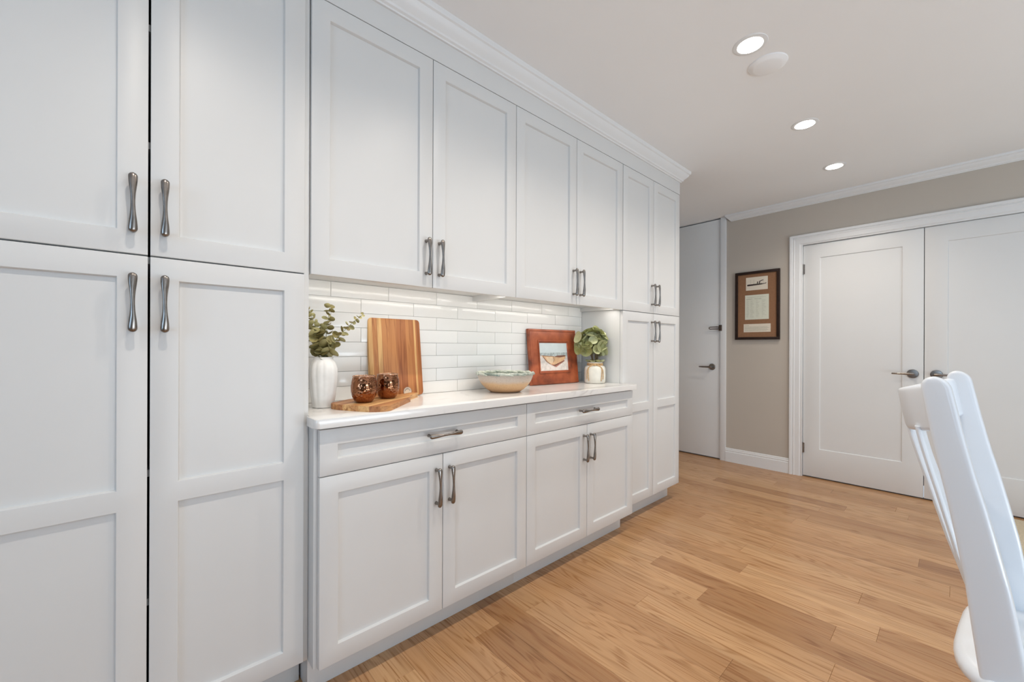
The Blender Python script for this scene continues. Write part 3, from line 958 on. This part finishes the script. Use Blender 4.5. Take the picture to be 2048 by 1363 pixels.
def leaf_mesh(name, mat, L, W, cup, seg=10, pointed=0.0):
    """round leaf, base at origin, blade along +y"""
    bm = bmesh.new()
    c = bm.verts.new((0, L * 0.5, -cup))
    r1 = []; r2 = []
    for k in range(seg):
        a = 2 * math.pi * k / seg - math.pi / 2
        sx = math.cos(a); sy = math.sin(a)
        wx = W / 2 * (1 - pointed * max(0, sy))
        r1.append(bm.verts.new((wx * 0.55 * sx, L * 0.5 + L * 0.275 * sy, -cup * 0.55 + 0.10 * cup * math.sin(3 * a))))
        r2.append(bm.verts.new((wx * sx, L * 0.5 + L * 0.5 * sy, cup * 0.35 * math.sin(2 * a + 0.6) + cup * 0.25)))
    for k in range(seg):
        bm.faces.new((c, r1[k], r1[(k + 1) % seg])); bm.faces.new((r1[k], r2[k], r2[(k + 1) % seg], r1[(k + 1) % seg]))
    bmesh.ops.recalc_face_normals(bm, faces=bm.faces)
    me = bpy.data.meshes.new(name); bm.to_mesh(me); bm.free(); me.shade_smooth(); me.materials.append(MATS[mat])
    return me


def orient(o, loc, d, up, roll, s):
    d = Vector(d).normalized(); up = Vector(up)
    x = d.cross(up)
    if x.length < 1e-3: x = d.orthogonal()
    x.normalize(); z = x.cross(d)
    mt = Matrix((x, d, z)).transposed() @ Matrix.Rotation(roll, 3, 'Y')
    o.matrix_local = Matrix.Translation(loc) @ mt.to_4x4() @ Matrix.Scale(s, 4)


EU = [leaf_mesh('eucalyptus_leaf', 'leaf_euca', 0.026, 0.026, 0.003), leaf_mesh('eucalyptus_leaf', 'leaf_euca', 0.030, 0.026, 0.005, pointed=0.2)]


def bez(p0, p1, p2, t): return Vector(p0) * (1 - t) ** 2 + Vector(p1) * 2 * t * (1 - t) + Vector(p2) * t ** 2


VR = Vector((0.740, -0.673, 0)); VD = Vector((0.673, 0.740, 0))   # picture-right and depth directions, used to lay out the sprigs


def sprig(label, right, depth, up, bend, n, s0, s1, rnd, bare=0.25):
    base_ = Vector((0.503, 1.606, CT + 0.130))
    t = thing('eucalyptus_sprig', base_, label, 'eucalyptus', group='eucalyptus sprigs in the white vase')
    neck = Vector((0, 0, 0.060)) + VR * right * 0.10 * min(1, 0.012 / max(abs(right), 0.012))
    p2 = Vector((0, 0, 0.058)) + VR * right + VD * depth + Vector((0, 0, up)); p1 = Vector((0, 0, 0.058)) + VR * right * bend + VD * depth * bend + Vector((0, 0, up * 0.55))
    pts = [Vector((0, 0, 0))] + [bez(Vector((0, 0, 0.04)) + neck * 0.15, p1, p2, k / 9) for k in range(10)]
    bm = bmesh.new(); tube_bm(bm, pts, [0.0016] * 3 + [0.0014 - 0.0008 * k / 8 for k in range(8)], 6)
    finish('stem', bm, 'stem_green', t, smooth=80)
    for k in range(n):
        f = bare + (1 - bare) * k / (n - 1)
        p = bez(Vector((0, 0, 0.04)) + neck * 0.15, p1, p2, f); q = bez(Vector((0, 0, 0.04)) + neck * 0.15, p1, p2, min(1, f + 0.02)) - bez(Vector((0, 0, 0.04)) + neck * 0.15, p1, p2, f - 0.02)
        ax = q.normalized(); u = ax.orthogonal().normalized()
        phi = k * 1.57 + rnd.uniform(-.4, .4)
        sz = s0 + (s1 - s0) * f
        for sgn in (0, math.pi):
            d = (Matrix.Rotation(phi + sgn, 3, ax) @ u) + ax * rnd.uniform(0.1, 0.6)
            o = link('leaf', rnd.choice(EU), t)
            orient(o, p, d, ax + Vector((0, 0, 0.4)), rnd.uniform(-1.1, 1.1), sz * rnd.uniform(0.85, 1.15))


rnd = random.Random(5)
sprig('eucalyptus sprig leaning far right towards the cutting board', 0.150, -0.01, 0.158, 0.34, 14, 1.5, 0.45, rnd, 0.10)
sprig('tallest upright eucalyptus sprig in the middle of the vase', 0.010, 0.03, 0.190, 0.55, 11, 1.4, 0.75, rnd, 0.10)
sprig('eucalyptus sprig rising to the upper left of the vase', -0.046, -0.02, 0.178, 0.35, 13, 1.5, 0.55, rnd, 0.10)
sprig('eucalyptus sprig drooping left beside the tall cabinet', -0.066, 0.02, 0.132, 0.40, 10, 1.4, 0.60, rnd, 0.12)
sprig('short leafy eucalyptus sprig at the front of the vase mouth', -0.018, -0.035, 0.090, 0.40, 9, 1.6, 1.3, rnd, 0.06)

# upright cutting board, leaning on the tiles
t = thing('cutting_board', (0.857, 1.712, CT), 'large upright striped teak cutting board leaning against the tiles', 'cutting board')
t.rotation_euler = (R(-7.0), 0, 0)
bm = bmesh.new()
pts = round_poly([(-0.127, 0.0), (0.127, 0.0), (0.127, 0.356), (-0.127, 0.356)], 0.020, 6)
a = [bm.verts.new((x, -0.011, z)) for x, z in pts]; b = [bm.verts.new((x, 0.011, z)) for x, z in pts]
bm.faces.new(a); bm.faces.new(b[::-1])
for k in range(len(pts)): bm.faces.new((a[k], b[k], b[(k + 1) % len(pts)], a[(k + 1) % len(pts)]))
bmesh.ops.recalc_face_normals(bm, faces=bm.faces)
ed = [e for e in bm.edges if abs(e.verts[0].co.y - e.verts[1].co.y) < 1e-6]
bmesh.ops.bevel(bm, geom=ed, offset=0.003, segments=2, profile=0.5, affect='EDGES')
bmesh.ops.translate(bm, verts=bm.verts, vec=(0, 0, 0.0016))
finish('board', bm, 'teak_board', t, smooth=35)
bm = bmesh.new()
secs = [[(0.045 + r * math.cos(k * math.pi / 16), y, 0.0215 + r * math.sin(k * math.pi / 16)) for k in range(32)] for r, y in ((0.0205, -0.0110), (0.0205, -0.0116), (0.0182, -0.0116), (0.0182, -0.0110))]
loft_bm(bm, secs, cap=False); st_ = finish('maker_stamp', bm, 'stamp_grey', t)
bm = bmesh.new()
secs = [[(0.045 + r * math.cos(k * math.pi / 16), y, 0.0215 + r * math.sin(k * math.pi / 16)) for k in range(32)] for r, y in ((0.0185, -0.0110), (0.0185, -0.0113))]
loft_bm(bm, secs); finish('stamp_field', bm, 'stamp_pale', st_)
bm = bmesh.new()
for k in range(9):
    aa = math.pi * (0.12 + 0.095 * k)
    for q in (0,):
        cx, cz = 0.045 + 0.0125 * math.cos(aa), 0.0215 + 0.0125 * math.sin(aa)
        bm_box(bm, cx - 0.0018, cx + 0.0018, -0.0117, -0.0112, cz - 0.0030, cz + 0.0030)
finish('stamp_marks', bm, 'stamp_grey', st_)

# serving board lying on the counter
ox, oy, rz = 0.700, 1.520, R(33)
t = thing('serving_board', (ox, oy, CT), 'flat acacia serving board with short handle under the copper mugs', 'serving board', rz)
wp = [(0.508, 1.553), (0.517, 1.500), (0.582, 1.372), (0.640, 1.343), (0.826, 1.533), (0.842, 1.572), (0.926, 1.650), (0.908, 1.682), (0.815, 1.632), (0.782, 1.664), (0.610, 1.626)]
ca, sa = math.cos(-rz), math.sin(-rz)
lp = [((x - ox) * ca - (y - oy) * sa, (x - ox) * sa + (y - oy) * ca) for x, y in wp]
bm = bmesh.new()
prism_bm(bm, round_poly(lp, [0.02, 0.02, 0.02, 0.025, 0.012, 0.012, 0.008, 0.008, 0.012, 0.015, 0.02], 4), 0.0, 0.020)
ed = [e for e in bm.edges if abs(e.verts[0].co.z - e.verts[1].co.z) < 1e-6]
bmesh.ops.bevel(bm, geom=ed, offset=0.0018, segments=2, profile=0.5, affect='EDGES')
finish('board', bm, 'acacia_board', t, smooth=35)


def mug(x, y, label):
    t = thing('copper_mug', (x, y, CT + 0.020), label, 'mug', group='hammered copper mugs on the serving board')
    bm = bmesh.new()
    lathe_bm(bm, [(0.026, 0.0), (0.0295, 0.001), (0.036, 0.010), (0.0425, 0.024), (0.0465, 0.042), (0.0470, 0.058), (0.0450, 0.075), (0.0415, 0.090), (0.0400, 0.095)], 56)
    finish('body', bm, 'hammered_copper', t, smooth=60)
    bm = bmesh.new()
    lathe_bm(bm, [(0.0400, 0.0945), (0.0415, 0.0955), (0.0415, 0.0985), (0.0400, 0.0995), (0.0385, 0.0985), (0.0385, 0.092), (0.042, 0.075), (0.044, 0.055), (0.038, 0.02), (0.001, 0.004)], 56, cap_bottom=False)
    finish('rim', bm, 'copper_rim', t, smooth=60)


mug(0.614, 1.497, 'hammered copper mug in front, nearer the white vase')
mug(0.733, 1.552, 'hammered copper mug farther back, in front of the upright board')

# stoneware bowl with a braided rim
t = thing('bowl', (1.378, 1.566, CT), 'wide speckled stoneware bowl with braided blue-green rim', 'bowl')
bm = bmesh.new()
lathe_bm(bm, [(0.070, 0.0), (0.076, 0.0015), (0.098, 0.016), (0.120, 0.038), (0.134, 0.060), (0.141, 0.080), (0.143, 0.090)], 72)
finish('body', bm, 'stoneware', t, smooth=60)
bm = bmesh.new()
lathe_bm(bm, [(0.143, 0.0895), (0.137, 0.088), (0.128, 0.060), (0.112, 0.035), (0.088, 0.014), (0.001, 0.008)], 72, cap_bottom=False)
finish('inner_glaze', bm, 'glaze_blue', t, smooth=60)
nb = 14
for s in range(nb):   # overlapping coils of the braid
    bm = bmesh.new(); pts = []; rads = []
    a0 = 2 * math.pi * s / nb
    for k in range(13):
        f = k / 12
        aa = a0 + (f - 0.15) * 2 * math.pi / nb * 1.75
        rr = 0.1375 + 0.0125 * f
        pts.append((rr * math.cos(aa), rr * math.sin(aa), 0.089 + 0.0075 * math.sin(math.pi * f)))
        rads.append(0.0022 + 0.0052 * math.sin(math.pi * min(1, f * 0.9 + 0.08)))
    tube_bm(bm, pts, rads, 8); finish('braid_coil', bm, 'glaze_blue', t, smooth=80)

# leather picture frame leaning on the tiles
fw_, fh_ = 0.400, 0.337
ang = math.atan2(1.662 - 1.694, 2.091 - 1.690)
t = thing('picture_frame', ((1.690 + 2.091) / 2, (1.694 + 1.662) / 2, CT), 'rust leather picture frame with a photo of a beached rowing boat', 'picture frame', ang)
t.rotation_euler = (R(-6.0), 0, ang)
hx = fw_ / 2; ow, oh = 0.120, 0.0885; zc_ = fh_ / 2 + 0.001
bm = shaker_bm(-hx, hx, 0.0018, fh_ + 0.0018, -0.010, [(-ow, ow, zc_ - oh, zc_ + oh)], th=0.020, rec=0.007, cham=0.004, bev=0.003)
fr = finish('frame', bm, 'leather_rust', t, smooth=40)


def ringbar(name, x0, x1, z0, z1, wd, y0, y1, mat, parent):
    return boxes(name, [(x0, x1, y0, y1, z0, z0 + wd), (x0, x1, y0, y1, z1 - wd, z1), (x0, x0 + wd, y0, y1, z0 + wd, z1 - wd), (x1 - wd, x1, y0, y1, z0 + wd, z1 - wd)], mat, parent, 0.0008, world=False)


ringbar('inner_lip', -ow - 0.012, ow + 0.012, zc_ - oh - 0.012, zc_ + oh + 0.012, 0.008, -0.0138, -0.0098, 'leather_rust', fr)
ringbar('outer_lip', -hx + 0.006, hx - 0.006, 0.009, fh_ - 0.006, 0.006, -0.0130, -0.0098, 'leather_rust', fr)
pt = boxes('photo', [(-ow, ow, -0.0036, -0.002, zc_ - oh, zc_ + oh)], 'print_sky', t, world=False)


def flat(name, pts, y, mat, parent, th=0.00012):
    bm = bmesh.new()
    a = [bm.verts.new((x, y, z)) for x, z in pts]; b = [bm.verts.new((x, y + th, z)) for x, z in pts]
    bm.faces.new(a); bm.faces.new(b[::-1])
    for k in range(len(pts)): bm.faces.new((a[k], b[k], b[(k + 1) % len(pts)], a[(k + 1) % len(pts)]))
    return finish(name, bm, mat, parent)


def uv(u, v): return (-ow + 2 * ow * u, zc_ + oh - 2 * oh * v)


flat('print_sea', [uv(0, .36), uv(1, .35), uv(1, .52), uv(0, .50)], -0.0038, 'print_sea', pt)
flat('print_sand', [uv(0, .46), uv(.4, .47), uv(1, .50), uv(1, 1), uv(0, 1)], -0.0040, 'print_sand', pt)
flat('print_hull', [uv(.06, .45), uv(.25, .47), uv(.55, .50), uv(.92, .45), uv(.90, .56), uv(.84, .64), uv(.60, .76), uv(.50, .79), uv(.36, .76), uv(.24, .68), uv(.15, .57)], -0.0042, 'print_hull', pt)
flat('print_hull_side', [uv(.22, .50), uv(.42, .51), uv(.48, .58), uv(.47, .66), uv(.40, .74), uv(.30, .69), uv(.23, .60)], -0.0044, 'print_hull_light', pt)
flat('print_shade', [uv(.50, .50), uv(.62, .46), uv(.92, .45), uv(.90, .495), uv(.70, .53)], -0.0046, 'print_hull_dark', pt)
flat('print_keel', [uv(.36, .77), uv(.52, .775), uv(.86, .62), uv(.87, .66), uv(.55, .865), uv(.47, .83)], -0.0044, 'print_keel', pt)
flat('print_keel_shade', [uv(.44, .80), uv(.84, .655), uv(.85, .668), uv(.50, .835)], -0.0046, 'print_hull_dark', pt)
flat('print_rail', [uv(.05, .44), uv(.14, .455), uv(.50, .485), uv(.50, .50), uv(.14, .475)], -0.0046, 'print_hull_dark', pt)
flat('print_stem', [uv(.10, .475), uv(.12, .475), uv(.25, .67), uv(.36, .75), uv(.35, .765), uv(.22, .67)], -0.0046, 'print_hull_dark', pt)
flat('print_rib', [uv(.47, .51), uv(.485, .51), uv(.50, .60), uv(.47, .70), uv(.46, .70), uv(.485, .60)], -0.0046, 'print_hull_dark', pt)
boxes('easel_back', [(-0.03, 0.03, 0.0105, 0.016, 0.02, 0.25)], 'frame_dark', t, world=False)

# small cream pot with twine bow and pale leaves
px_, py_ = 2.150, 1.572
t = thing('plant_pot', (px_, py_, CT), 'small cream ceramic pot tied with a twine bow', 'pot')
bm = bmesh.new()
lathe_bm(bm, [(0.052, 0.0), (0.063, 0.002), (0.066, 0.010), (0.067, 0.050), (0.066, 0.092), (0.060, 0.106), (0.047, 0.114), (0.045, 0.120), (0.047, 0.130), (0.049, 0.134), (0.044, 0.134), (0.042, 0.12), (0.055, 0.10), (0.060, 0.05), (0.001, 0.02)], 56)
finish('body', bm, 'pot_cream', t, smooth=50)
tw = thing('twine_bow', (px_, py_, CT), 'twine', None)
for k in list(tw.keys()): del tw[k]
bm = bmesh.new()
for q in range(3):
    pts = [(0.0485 * math.cos(a), 0.0485 * math.sin(a), 0.113 + 0.0055 * q) for a in [2 * math.pi * k / 30 for k in range(31)]]
    tube_bm(bm, pts, 0.0030, 7)
COL.objects.unlink(tw); bpy.data.objects.remove(tw)
wrap = finish('twine_wrap', bm, 'twine', t, smooth=80)
fd = Vector((-0.80, -0.60, 0)); fr_ = Vector((0.60, -0.80, 0))   # bow sits on the side of the pot that looks into the room


def on_pot(a, r, z):
    """a: angle in rad to the right of the bow direction"""
    d = fd * math.cos(a) + fr_ * math.sin(a)
    return (d.x * r, d.y * r, z)


for sgn in (-1, 1):
    for q in range(2):
        bm = bmesh.new()
        pts = [on_pot(0.06 * sgn, 0.052, 0.118), on_pot(0.35 * sgn, 0.057, 0.117 - 0.004 * q), on_pot((0.62 + 0.12 * q) * sgn, 0.064, 0.104 - 0.006 * q), on_pot((0.66 + 0.14 * q) * sgn, 0.069, 0.080), on_pot((0.62 + 0.2 * q) * sgn, 0.0695, 0.045), on_pot((0.58 + 0.22 * q) * sgn, 0.0695, 0.016 + 0.01 * q)]
        sm = []
        for i in range(len(pts) - 1):
            for k in range(4): sm.append(Vector(pts[i]).lerp(Vector(pts[i + 1]), k / 4))
        sm.append(Vector(pts[-1]))
        tube_bm(bm, sm, 0.0027, 7); finish('twine_tail', bm, 'twine', wrap, smooth=80)
bm = bmesh.new()
bmesh.ops.create_icosphere(bm, subdivisions=2, radius=0.0075, matrix=Matrix.Translation(on_pot(0, 0.053, 0.118)))
finish('twine_knot', bm, 'twine', wrap, smooth=80)

PL = [leaf_mesh('pale_leaf', 'leaf_pale', 0.082, 0.076, 0.011, 14, 0.15), leaf_mesh('pale_leaf', 'leaf_pale', 0.066, 0.058, 0.015, 14, 0.25)]
t = thing('leafy_plant', (px_, py_, CT + 0.115), 'bunch of pale green rounded leaves in the twine-tied pot', 'plant')
rnd = random.Random(11)
leaves = []
NL = 44
for k in range(NL):   # even spread over an uneven dome, wider to the frame side than to the cabinet side
    z = 1 - 1.5 * (k + 0.5) / NL; ph = k * 2.39996
    rxy = math.sqrt(max(0, 1 - z * z))
    d = VR * (rxy * math.cos(ph)) + VD * (rxy * math.sin(ph)) + Vector((0, 0, z))
    f = rnd.uniform(0.6, 1.0)
    a = rxy * math.cos(ph) * f
    p = VR * (a * (0.080 if a > 0 else 0.185)) + VD * (rxy * math.sin(ph) * f * 0.060) + Vector((0, 0, 0.126 + 0.118 * z * f))
    if p.x > 0.046: p.x = 0.046
    if p.y > 0.040: p.y = 0.040
    leaves.append((p, d))
bm = bmesh.new()
for k in range(0, NL, 4):
    p, d = leaves[k]; q = Vector((p.x, p.y, 0)).normalized() * 0.014 if p.length > 0 else Vector((0, 0, 0))
    tube_bm(bm, [bez(q, q * 1.4 + Vector((0, 0, 0.07)), p, j / 6) for j in range(7)], [0.0030] * 4 + [0.0024, 0.0018, 0.0014], 6)
finish('stems', bm, 'stem_brown', t, smooth=80)
for p, d in leaves:
    o = link('leaf', rnd.choice(PL), t)
    side = Vector((rnd.uniform(-1, 1), rnd.uniform(-1, 1), rnd.uniform(-0.6, 0.6)))
    blade = (side - d * side.dot(d) * 0.85).normalized() + d * 0.15
    L = rnd.uniform(0.75, 1.15)
    orient(o, p - blade.normalized() * 0.034 * L, blade, d, rnd.uniform(-.5, .5), L)
for k in range(6):
    a = 2 * math.pi * k / 6 + 0.2; d = Vector((math.cos(a), math.sin(a), 0.18))
    o = link('leaf', PL[1], t); orient(o, Vector((0.014 * d.x, 0.014 * d.y, 0.022)), d, (0, 0, 1), 0, 0.75)

# ------------------------------------------------------------------ framed documents on the end wall
y0, y1, z0, z1 = 1.114, 1.495, 1.222, 1.879
t = thing('framed_documents', (XW, (y0 + y1) / 2, z0), 'dark wooden frame with ship picture and documents on brown mat', 'picture frame', R(-90))
hw, hh = (y1 - y0) / 2, z1 - z0
fm = ringbar('frame', -hw, hw, 0, hh, 0.024, -0.024, -0.001, 'frame_dark', t)
boxes('mat_board', [(-hw + 0.02, hw - 0.02, -0.013, -0.002, 0.02, hh - 0.02)], 'mat_brown', t, world=False)
W2, H2 = 2 * hw, hh


def fu(u, v): return (-hw + W2 * u, H2 * (1 - v))


def sheet(name, u0, u1, v0, v1, mat):
    (xa, za), (xb, zb_) = fu(u0, v1), fu(u1, v0)
    return boxes(name, [(xa, xb, -0.0142, -0.0128, za, zb_)], mat, t, world=False)


p1 = sheet('ship_picture', 0.250, 0.740, 0.085, 0.275, 'paper_cream')
p2 = sheet('document', 0.230, 0.765, 0.345, 0.705, 'paper')
p3 = sheet('caption_card', 0.200, 0.805, 0.770, 0.890, 'paper_cream')
yy = -0.0146
flat('ship_hull', [fu(.275, .192), fu(.30, .187), (fu(.66, .188)), fu(.712, .178), fu(.70, .192), fu(.60, .203), fu(.33, .211), fu(.28, .210)], yy, 'ink', p1, 0.0003)
for u in (.50, .545): flat('ship_funnel', [fu(u, .187), fu(u + .022, .187), fu(u + .028, .155), fu(u + .006, .155)], yy, 'ink', p1, 0.0003)
flat('ship_smoke', [fu(.55, .150), fu(.62, .135), fu(.66, .140), fu(.60, .150), fu(.57, .158)], yy, 'ink', p1, 0.0003)
for u in (.36, .43, .64): flat('ship_mast', [fu(u, .188), fu(u + .004, .188), fu(u + .004, .12), fu(u, .12)], yy, 'ink_faint', p1, 0.0003)
flat('ship_deck', [fu(.40, .188), fu(.62, .188), fu(.60, .180), fu(.42, .181)], yy, 'ink_faint', p1, 0.0003)


def lines(parent, rows):
    bm = bmesh.new()
    for (u0, u1, v, h) in rows:
        (xa, za), (xb, zb_) = fu(u0, v + h), fu(u1, v)
        bm_box(bm, xa, xb, -0.0146, -0.0141, za, zb_)
    o = finish('print_lines', bm, 'ink_faint', parent); o['kind'] = 'stuff'


rnd = random.Random(3)
rows = [(.26, .40, .402, .006), (.44, .60, .402, .006), (.28, .70, .378, .003)]
for k in range(19):
    v = .425 + .0135 * k
    rows += [(.26, .26 + rnd.uniform(.04, .07), v, .0026), (.35, .35 + rnd.uniform(.05, .09), v, .0026), (.48, .48 + rnd.uniform(.02, .08), v, .0022), (.61, .61 + rnd.uniform(.02, .10), v, .0022)]
lines(p2, rows)
lines(p3, [(.225, .32, .790, .005)] + [(.225, .775 - 0.06 * rnd.random(), .812 + .014 * k, .004) for k in range(5)])

# ------------------------------------------------------------------ white chair in the foreground
t = thing('dining_chair', (1.503, -0.200, 0), 'white painted spindle-back dining chair in the foreground', 'chair', R(-5))


def interp(tab, z):
    for (za, va), (zb_, vb) in zip(tab, tab[1:]):
        if za <= z <= zb_:
            f = (z - za) / (zb_ - za); return va + (vb - va) * f
    return tab[-1][1] if z > tab[-1][0] else tab[0][1]


POSTY = [(0.40, 0.108), (0.46, 0.118), (0.56, 0.131), (0.64, 0.141), (0.725, 0.156), (0.80, 0.170), (0.866, 0.184), (0.95, 0.200), (1.08, 0.222)]
POSTW = [(0.40, 0.072), (0.60, 0.066), (0.725, 0.060), (0.90, 0.052), (1.08, 0.047)]


def rrect(cx, cy, hx, hy, r, z, n=5):
    """rounded rectangle ring"""
    r = min(r, hx * 0.98, hy * 0.98); out = []
    for qx, qy, a0 in ((1, 1, 0), (-1, 1, 90), (-1, -1, 180), (1, -1, 270)):
        for k in range(n + 1):
            a = R(a0 + 90 * k / n)
            out.append((cx + qx * (hx - r) + r * math.cos(a), cy + qy * (hy - r) + r * math.sin(a), z))
    return out


ZT = 1.078; RT = 0.026
for sgn in (-1, 1):
    bm = bmesh.new(); secs = []
    zs = [0.43 + 0.031 * k for k in range(21) if 0.43 + 0.031 * k < ZT - RT - 0.005] + [ZT - RT + RT * math.sin(R(a)) for a in (0, 15, 30, 45, 58, 68, 77, 84, 89)]
    for z in zs:
        yc = interp(POSTY, z); hw_ = interp(POSTW, z) / 2; hx_ = 0.0165
        if z > ZT - RT:
            k = math.sqrt(max(0.0, 1 - ((z - ZT + RT) / RT) ** 2))
            hw_ = hw_ * max(0.12, k); hx_ = hx_ * (0.62 + 0.38 * min(1, k * 1.6))
        secs.append(rrect(sgn * 0.200, yc, hx_, hw_, 0.009, z))
    loft_bm(bm, secs); finish('back_post', bm, 'chair_white', t, smooth=50)


def bulge(x): return max(0.0, 1 - (x / 0.2) ** 2)


# curved crest rail
bm = bmesh.new(); secs = []
for k in range(25):
    x = -0.190 + 0.380 * k / 24
    ring = []
    zc2 = 0.984 + 0.022 * (x / 0.19) ** 2; hz = 0.0515; hy = 0.0115
    for j in range(20):
        a = 2 * math.pi * j / 20
        cy, cz = math.cos(a), math.sin(a)
        z = zc2 + hz * math.copysign(abs(cz) ** 0.3, cz)
        yc = interp(POSTY, z) + 0.004 + 0.082 * bulge(x)
        ring.append((x, yc + hy * math.copysign(abs(cy) ** 0.45, cy), z))
    secs.append(ring)
loft_bm(bm, secs); finish('crest_rail', bm, 'chair_white', t, smooth=50)
SLY = [(0.44, 0.035), (0.56, 0.040), (0.667, 0.060), (0.766, 0.070), (0.93, 0.082)]
for x in (-0.126, -0.042, 0.042, 0.126):
    bm = bmesh.new(); secs = []
    for k in range(16):
        z = 0.44 + (0.955 - 0.44) * k / 15
        yc = interp(POSTY, z) + interp(SLY, z) * bulge(x) + 0.004
        ring = []
        for j in range(12):
            a = 2 * math.pi * j / 12; cx, cy = math.cos(a), math.sin(a)
            ring.append((x + 0.029 * math.copysign(abs(cx) ** 0.5, cx), yc + 0.0065 * math.copysign(abs(cy) ** 0.7, cy), z))
        secs.append(ring)
    loft_bm(bm, secs); finish('spindle', bm, 'chair_white', t, smooth=50)
# seat: rounded slab with a softened edge
bm = bmesh.new(); secs = []
for sc_, z in ((0.90, 0.418), (0.965, 0.421), (0.995, 0.430), (1.0, 0.440), (0.992, 0.449), (0.965, 0.4565), (0.92, 0.459)):
    ring = []
    for k in range(48):
        a = 2 * math.pi * k / 48; cx, cy = math.cos(a), math.sin(a)
        ring.append((0.250 * sc_ * math.copysign(abs(cx) ** 0.55, cx), -0.020 + 0.222 * sc_ * math.copysign(abs(cy) ** 0.55, cy), z))
    secs.append(ring)
loft_bm(bm, secs); finish('seat', bm, 'chair_white', t, smooth=50)
for sx in (-1, 1):
    for sy, top, bot in ((-1, (0.185, -0.175), (0.205, -0.205)), (1, (0.190, 0.120), (0.205, 0.185))):
        bm = bmesh.new()
        tube_bm(bm, [(sx * (top[0] + (bot[0] - top[0]) * f), top[1] + (bot[1] - top[1]) * f, 0.425 * (1 - f)) for f in [k / 8 for k in range(9)]], [0.020, 0.021, 0.022, 0.022, 0.021, 0.019, 0.017, 0.015, 0.014], 14)
        finish('leg', bm, 'chair_white', t, smooth=50)
for sx in (-1, 1):
    bm = bmesh.new(); tube_bm(bm, [(sx * 0.1965, -0.188, 0.20), (sx * 0.1985, 0.150, 0.20)], 0.010, 10); finish('stretcher', bm, 'chair_white', t, smooth=50)
bm = bmesh.new(); tube_bm(bm, [(-0.197, -0.02, 0.20), (0.197, -0.02, 0.20)], 0.010, 10); finish('stretcher', bm, 'chair_white', t, smooth=50)

# rug beyond the chair
o = boxes('rug', [(2.15, 4.30, -2.6, -0.215, 0.0, 0.010)], 'rug_cream', None, 0.003); tag(o, 'pale cream rug on the floor behind the white chair', 'rug')
